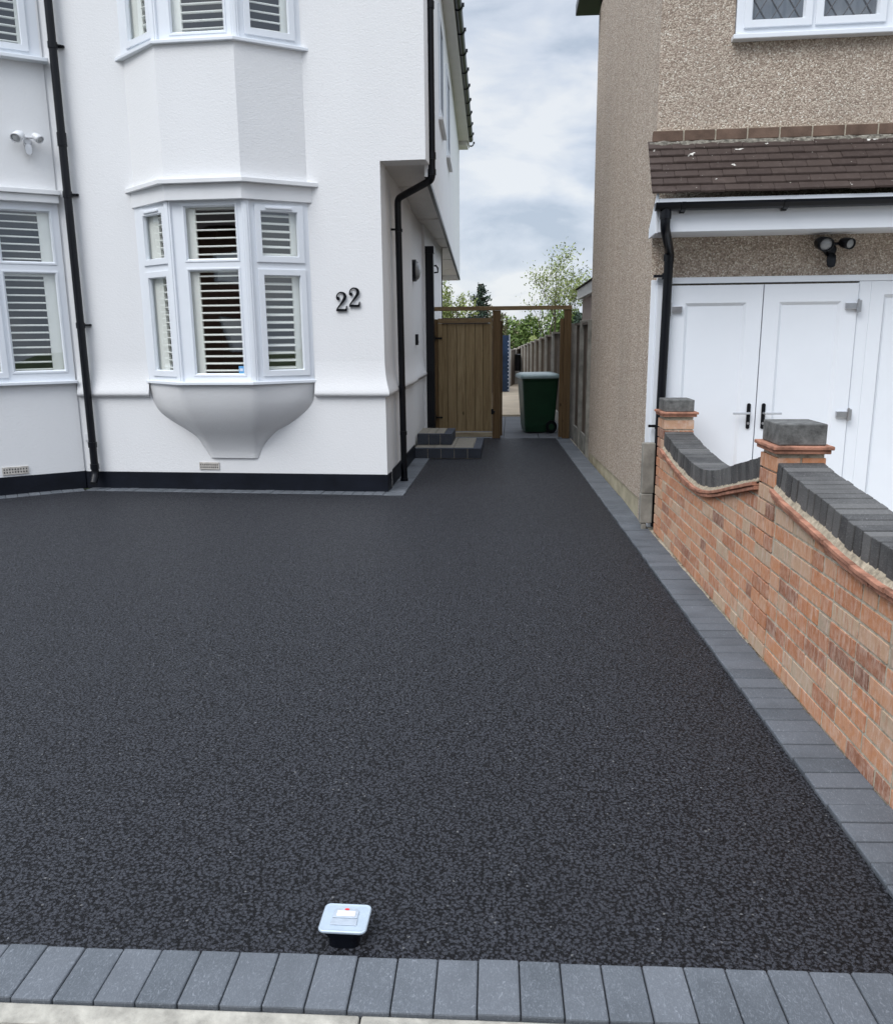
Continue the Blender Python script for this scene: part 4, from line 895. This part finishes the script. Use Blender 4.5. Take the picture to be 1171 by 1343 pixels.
# creasing tiles following the curve, mortar bed, coping bricks on edge
ct = MB(); md = MB(); cp = MB()
for (ya, yb) in ((PI3[1]+.002, PI2[0]-.002), (PI2[1]+.002, PI1[0]-.002)):
    for lay, (zo, pr) in enumerate(((-.163, .026), (-.142, .034))):
        L_ = .262; n = max(1, round((yb-ya)/L_))
        off = .5 if lay else 0
        for i in range(-1, n+1):
            s0 = ya+(i+off)*(yb-ya)/n; s1 = s0+(yb-ya)/n-.005; s0, s1 = max(s0, ya), min(s1, yb)
            if s1-s0 < .02: continue
            m_ = 6; jj = random.uniform(-.003, .004); rings = []
            for q in range(m_+1):
                y = lerp(s0, s1, q/m_); t = topz(y)+zo+noise.noise(Vector((y*14, lay*5, 0)))*.002
                x0 = -pr+jj
                rings.append([WP(y, x0, t+.001), WP(y, TH+pr, t+.001), WP(y, TH+pr, t+.0195), WP(y, x0, t+.0195)])
            ct.loft(rings)
    n = 110; rings = []
    for i in range(n+1):
        y = lerp(ya, yb, i/n); t = topz(y); j = noise.noise(Vector((y*31, 0, 3)))*.004; j2 = noise.noise(Vector((y*47, 5, 3)))*.0025
        rings.append([WP(y, -.018+j2, t-.132), WP(y, TH+.015, t-.132), WP(y, TH+.005, t-.098), WP(y, .004+j, t-.096+j2), WP(y, -.006+j, t-.112+j2)])
    md.loft(rings)
    n = round((yb-ya)/.0625); pt = (yb-ya)/n
    for i in range(n):
        yc = ya+(i+.5)*pt; t = topz(yc); sl = math.atan((topz(min(yc+.03, yb))-topz(max(yc-.03, ya)))/.06) if ya+.03 < yc < yb-.03 else math.atan((topz(yc+.01)-topz(yc-.01))/.02) if ya+.011 < yc < yb-.011 else 0
        hw = pt/2*1.0-.0030; jx = random.uniform(-.003, .003); jz = random.uniform(-.0016, .0016)
        Tm = Matrix.Translation((WX(yc)+jx, yc, t+jz)) @ Matrix.Rotation(wallang, 4, 'Z') @ Matrix.Rotation(max(-.5, min(.5, sl))+random.uniform(-.006, .006), 4, 'X')
        cp.box(0, TH, -hw, hw, -.104, 0, T=Tm)
ct.build('creasing_tiles', MA['creasing'], gw, bevel=.003); md.build('mortar_bed', MA['ochre'], gw); cp.build('coping', MA['coping'], gw, bevel=.0035)
for P, h, ch in ((PI1, .93, .088), (PI2, 1.0, .098), (PI3, 1.0, .098)):
    b = MB()
    def pb(o, z0, z1, o2=None): b.hexa([WP(P[0]-o, -o-.002, z0), WP(P[0]-o, TH+o, z0), WP(P[1]+o, TH+o, z0), WP(P[1]+o, -o-.002, z0)], [WP(P[0]-o, -o-.002, z1), WP(P[0]-o, TH+o, z1), WP(P[1]+o, TH+o, z1), WP(P[1]+o, -o-.002, z1)])
    pb(.020, h, h+.018); pb(.030, h+.0185, h+.036); pc = b.build('pier_tiles', MA['creasing'], gw, bevel=.004)
    b = MB(); o = .0; pb(.002, h+.0365, h+.0365+ch); b.build('pier_cap', MA['capstone'], gw, bevel=.006, seg=2)
# dry litter and crumbs in the gap at the foot of the wall
b = MB()
for i in range(420):
    y = random.uniform(2.2, 6.6); x = WX(y)-.004-abs(random.gauss(0, .008)); 
    if noise.noise(Vector((y*3.1, 2, 0))) < .05 and random.random() < .8: continue
    s_ = random.uniform(.002, .0055); a = random.uniform(0, 6.28); z = .001+random.uniform(0, .006)
    q = [(x+math.cos(a+k*1.57+random.uniform(-.3, .3))*s_, y+math.sin(a+k*1.57)*s_*1.5, z+random.uniform(0, .006)) for k in range(4)]
    b.add(q, [(0, 1, 2), (0, 2, 3)])
b.build('leaf_litter', MA['debris'], kind='stuff', label='dry leaf litter and crumbs along the foot of the brick wall', cat='litter', clean=False)

# ================================================================== SECURITY POST LID (front of drive)
sp = thing('parking_post', 'square galvanised metal lid on a dark stub standing in the asphalt near the front edge', 'parking post', (-.43, 1.87, 0))
T = TR(-.428, 1.868, 0, R(0))
b = MB(T); b.loft([rrect(.078, .070, .02, -.02, oy=-.012), rrect(.080, .072, .02, .022, oy=-.010), rrect(.104, .088, .02, .036, oy=-.003), rrect(.112, .096, .016, .0465)]); b.build('post_stub', MA['black'], sp)
b = MB(T); b.loft([rrect(.121, .103, .014, .046, 6), rrect(.126, .108, .016, .049, 6), rrect(.126, .108, .016, .053, 6), rrect(.121, .103, .014, .0555, 6), rrect(.108, .09, .010, .0545, 6)]); lid_ = b.build('lid', MA['galv'], sp, bevel=.001, seg=1)
b = MB(T); pts = [(-.033, -.004), (.033, -.004), (.033, .022), (.024, .034), (-.024, .034), (-.033, .022)]; b.prism(pts, .0545, .0575); b.box(-.0345, .0345, -.030, -.006, .0545, .0568); b.build('lock_flap', m_simple('flap_metal', (.45, .50, .56), .35, .5, .1, 40, metal=.4), lid_, bevel=.0015)
b = MB(T); b.box(-.024, .024, .002, .021, .0576, .0582); b.cur = 1; b.prism([(math.cos(t)*.0065, .0275+math.sin(t)*.0035) for t in [2*math.pi*i/16 for i in range(16)]], .0576, .0583); b.build('label_plate', [MA['paper'], MA['red']], lid_)

# ================================================================== FENCES, REAR
def fence_run(name, label, y0, y1, xf, ztop, zbase, board, post_m, n, xo=0, group=None):
    t = thing(name, label, 'fence', (xf(y0), y0, zbase(y0)), group)
    L_ = (y1-y0)/n
    for i in range(n):
        a, c = y0+i*L_, y0+(i+1)*L_; x = MB()
        for yy in ((a,) if i else (a,)): x.box(xf(yy)-.05, xf(yy)+.05, yy-.05, yy+.05, zbase(yy)-.1, ztop(yy)+.03)
        x.build('post', post_m, t, bevel=.006)
        x = MB(); m = int(L_/.125); zt_ = ztop((a+c)/2); zb_ = zbase((a+c)/2)
        for k in range(m):
            ya = a+.055+(L_-.11)*k/m; yb = a+.055+(L_-.11)*(k+1)/m+.012
            x.hexa([(xf(ya)-.012, ya, zb_+.26), (xf(ya)+.004, ya, zb_+.26), (xf(yb)+.012, yb, zb_+.26), (xf(yb)-.0, yb, zb_+.26)], [(xf(ya)-.012, ya, zt_-.03), (xf(ya)+.004, ya, zt_-.03), (xf(yb)+.012, yb, zt_-.03), (xf(yb), yb, zt_-.03)])
        x.hexa([(xf(a+.05)-.03, a+.05, zt_-.03), (xf(a+.05)+.03, a+.05, zt_-.03), (xf(c-.05)+.03, c-.05, zt_-.03), (xf(c-.05)-.03, c-.05, zt_-.03)], [(xf(a+.05)-.03, a+.05, zt_), (xf(a+.05)+.03, a+.05, zt_), (xf(c-.05)+.03, c-.05, zt_), (xf(c-.05)-.03, c-.05, zt_)])
        x.build('boards', board, t)
        x = MB(); x.hexa([(xf(a+.05)-.025, a+.05, zb_-.1), (xf(a+.05)+.025, a+.05, zb_-.1), (xf(c-.05)+.025, c-.05, zb_-.1), (xf(c-.05)-.025, c-.05, zb_-.1)], [(xf(a+.05)-.025, a+.05, zb_+.255), (xf(a+.05)+.025, a+.05, zb_+.255), (xf(c-.05)+.025, c-.05, zb_+.255), (xf(c-.05)-.025, c-.05, zb_+.255)])
        x.build('gravel_board', post_m, t, bevel=.004)
FX = lambda y: .975-(y-10.45)*.0413
fence_run('timber_fence', 'dark timber fence with concrete posts between the pebbledash house and the gate', 10.62, 12.3, FX, lambda y: 1.67, lambda y: -.03, MA['fence'], MA['greyconc'], 2)
fence_run('timber_fence', 'long weathered timber fence running away behind the green bin', 12.62, 30.4, FX, lambda y: 1.64-(y-12.6)*.036, lambda y: -.03-(y-12.6)*.02, MA['greyfence'], MA['concrete'], 11)
fence_run('timber_fence', 'distant grey fence across the path, seen between gate post and bin', 25.5, 31.5, lambda y: -.12+(y-25.5)*.11, lambda y: 1.03, lambda y: -.45, MA['greyfence'], MA['concrete'], 4)
# blue shed beyond the gate
sh = thing('blue_shed', 'blue shed with pale striped edge seen past the gate post', 'shed', (-1.3, 24, -.1))
b = MB(); b.prism([(-2.6, 22.5), (-.34, 22.5), (-.34, 25.0), (-2.6, 25.0)], -.3, 1.42); b.build('wall', m_simple('dark_blue_sheet', (.03, .055, .11), .5, .4, .3, 3), sh)
b = MB(); b.box(-.335, -.12, 22.9, 22.98, -.1, 1.48); b.build('door', MA['bluetarp'], sh)
b = MB()
for k in range(14): b.box(-.155, -.13, 22.88, 22.895, .0+k*.1, .03+k*.1)
b.box(-.118, -.10, 22.9, 22.98, -.1, 1.5); b.build('trim', MA['whitepaint'], sh)
b = MB(); b.hexa([(-2.7, 22.4, 1.421), (-.36, 22.4, 1.421), (-.36, 25.1, 1.421), (-2.7, 25.1, 1.421)], [(-2.0, 22.6, 1.95), (-.8, 22.6, 1.95), (-.8, 24.9, 1.95), (-2.0, 24.9, 1.95)]); b.build('roof', MA['black'], sh)
b = MB(); b.box(-.06, .20, 26.9, 27.9, .35, .82); b.box(-.08, .22, 26.85, 27.95, .821, .87); b.build('storage_box', MA['black'], bevel=.01, label='small black storage box low down beside the distant grey fence', cat='storage box')
b = MB(); b.box(-.06, .2, 26.9, 27.9, -.5, .348); b.build('low_wall', MA['concrete'], bevel=.01, label='pale concrete block under the black storage box', cat='low wall')

# ================================================================== TREES
def leaf_quad(mb, P, s, rng):
    a = Vector((rng.uniform(-1, 1), rng.uniform(-1, 1), rng.uniform(-.6, 1))).normalized(); u = a.orthogonal().normalized(); v = a.cross(u); th = rng.uniform(0, 6.28)
    u, v = u*math.cos(th)+v*math.sin(th), v*math.cos(th)-u*math.sin(th); s *= rng.uniform(.6, 1.35)
    mb.add([P-u*s*.9, P-v*s*.45, P+u*s, P+v*s*.45], [(0, 1, 2, 3)])
def grow(mb, P, d, L, r, lvl, rng, tips, spread=.55, up=.15):
    n = 4; path = [P]; radii = [r]; p = P.copy(); dd = d.copy()
    for i in range(n):
        dd = (dd+Vector((rng.uniform(-1, 1), rng.uniform(-1, 1), rng.uniform(-.6, 1)+up))*.16).normalized(); p = p+dd*L/n; path.append(p.copy()); radii.append(r*(1-.5*(i+1)/n))
        if lvl <= 1: tips.append(p.copy())
    mb.tube(path, r, 6, caps=False, radii=radii)
    if lvl == 0: return
    for k in range(rng.choice((3, 4)) if lvl > 1 else 3):
        i = rng.choice(range(2, n+1)) if k else n
        q = (dd+Vector((rng.uniform(-1, 1), rng.uniform(-1, 1), rng.uniform(-.4, .9)))*spread*1.2).normalized(); grow(mb, path[i], q, L*rng.uniform(.6, .82), radii[i]*.75, lvl-1, rng, tips, spread, up)
def broad_tree(loc, h, r, trunk_r, seed, leaf, n_leaf, ls, label, cat='tree', levels=3, cluster=.35, name='tree', spread=.6, first=.4):
    rng = random.Random(seed); t = thing(name, label, cat, loc); tips = []
    tk = MB(); grow(tk, Vector(loc)-Vector((0, 0, .2)), Vector((rng.uniform(-.05, .05), 0, 1)), h*first, trunk_r, levels, rng, tips, spread)
    tk.build('trunk', MA['bark'], t, clean=False)
    cr_ = MB()
    for i in range(n_leaf):
        p = rng.choice(tips); leaf_quad(cr_, p+Vector((rng.gauss(0, cluster), rng.gauss(0, cluster), rng.gauss(0, cluster*.8))), ls, rng)
    cr_.build('crown', leaf, t, clean=False); return t
def conifer(loc, h, r, seed, label, leaf=None, whorls=26, n=10):
    rng = random.Random(seed); t = thing('fir_tree', label, 'tree', loc); tk = MB(); L = Vector(loc)
    tk.tube([L-Vector((0, 0, .2)), L+Vector((0, 0, h*.98))], .2, 8, radii=[.2, .02]); c = MB()
    for w_ in range(whorls):
        f = w_/whorls; z = h*(.12+.88*f); rr = r*(1-f)**.85*rng.uniform(.85, 1.1)+.05
        for k in range(n):
            a = rng.uniform(0, 6.28); l = rr*rng.uniform(.6, 1.12); d = Vector((math.cos(a), math.sin(a), -.12+.3*f)); base = L+Vector((0, 0, z+rng.uniform(-.1, .1)))
            tk.tube([base, base+d*l*.8], .02, 4, caps=False)
            for q in range(int(5+15*l)):
                s_ = rng.uniform(.1, 1)**.7; p = base+d*l*s_+Vector((rng.gauss(0, .07*l+.02), rng.gauss(0, .07*l+.02), rng.gauss(-.04, .06))); leaf_quad(c, p, .085, rng)
    tk.build('trunk', MA['bark'], t, clean=False); c.build('crown', leaf or MA['leafdark'], t, clean=False)
def blob_shrub(loc, rx, ry, rz, seed, leaf, n, ls, label, cat='shrub', name='shrub'):
    rng = random.Random(seed); t = thing(name, label, cat, loc); L = Vector(loc); tk = MB()
    for k in range(7): a = rng.uniform(0, 6.28); tk.tube([L, L+Vector((math.cos(a)*rx*.5, math.sin(a)*ry*.5, rz*rng.uniform(1, 1.7)))], .05, 6, radii=[.06, .015])
    tk.build('trunk', MA['bark'], t, clean=False); c = MB()
    lob = [(Vector((rng.uniform(-1, 1)*rx*.75, rng.uniform(-1, 1)*ry*.75, rz*rng.uniform(.35, 1.7))), rng.uniform(.22, .5)) for _ in range(22)]
    for i in range(n):
        p, s_ = rng.choice(lob); d = Vector((rng.gauss(0, 1), rng.gauss(0, 1), rng.gauss(0, 1))).normalized()*rng.uniform(.55, 1.08); leaf_quad(c, L+p+Vector((d.x*rx*s_, d.y*ry*s_, d.z*rz*s_*1.3)), ls, rng)
    c.build('crown', leaf, t, clean=False)
broad_tree((1.75, 36, -.6), 6.9, 2, .11, 11, MA['leafyel'], 3000, .06, 'tall sparse tree with thin branches and fresh yellow-green leaves above the right gate post', levels=4, cluster=.24, spread=.82, first=.31)
conifer((-1.55, 40, -1.0), 4.85, 1.9, 3, 'dark pointed fir tree seen above the gate')
blob_shrub((-2.3, 33, -.9), .85, .6, 2.05, 5, MA['leafyel'], 8500, .065, 'yellow-green leafy tree beside the white house wall above the gate', 'tree', 'tree')
blob_shrub((-.62, 38, -1), .62, .5, 1.75, 8, MA['leafbrown'], 4200, .075, 'thin olive-brown tree just right of the dark fir', 'tree', 'tree')
blob_shrub((1.15, 40, -.9), 2.0, 1.3, 1.72, 21, MA['leafmid'], 15000, .09, 'broad round green tree behind the long fence', 'tree', 'tree')
blob_shrub((.95, 33.5, -.6), .85, .6, .95, 22, MA['leafyel'], 6000, .07, 'bright yellow-green bush above the long fence', 'bush', 'bush')
blob_shrub((.0, 44, -1), 1.5, 1.2, 1.45, 23, MA['leafbrown'], 9000, .09, 'dull olive bush behind the blue shed', 'bush', 'bush')
blob_shrub((3.1, 33, -.6), .9, .8, 1.55, 24, MA['leafdark'], 7000, .08, 'dark evergreen bush beside the pink extension wall', 'bush', 'bush')
blob_shrub((.1, 33, -.9), .55, .5, .8, 25, MA['leafmid'], 3500, .07, 'green bush over the distant grey fence', 'bush', 'bush')
# the other side of the road (behind the camera; it is what the window glass mirrors)
oh = thing('opposite_house', 'red brick house across the road, mirrored in the window glass', 'house', (-4, -17, 0))
b = MB(); wall_holes(b, -16, 9, -.1, 5.6, [(-14+i*3.1, -12.4+i*3.1, z, z+1.4) for i in range(7) for z in (.9, 3.5)], -17, -17.25); b.build('wall', m_simple('old_brick', (.16, .085, .06), .9, .2, .3, 3), oh)
b = MB(); b.add([(-16.4, -16.6, 5.6), (9.4, -16.6, 5.6), (9.4, -25, 5.6), (-16.4, -25, 5.6), (-15, -21, 8.4), (8, -21, 8.4)], [(0, 1, 5, 4), (1, 2, 5), (2, 3, 4, 5), (3, 0, 4), (3, 2, 1, 0)]); b.build('roof', MA['rooftile'], oh)
b = MB()
for i in range(7):
    for z in (.9, 3.5): ring_frame(b, -14+i*3.1, -12.4+i*3.1, z, z+1.4, .07, -17.05, -17.12)
b.build('window_frames', MA['upvc'], oh)
blob_shrub((-7.5, -9.5, 0), 2.0, 1.6, 2.3, 31, MA['leafdark'], 4000, .16, 'dark bushy tree across the road, mirrored in the left window', 'tree', 'tree')
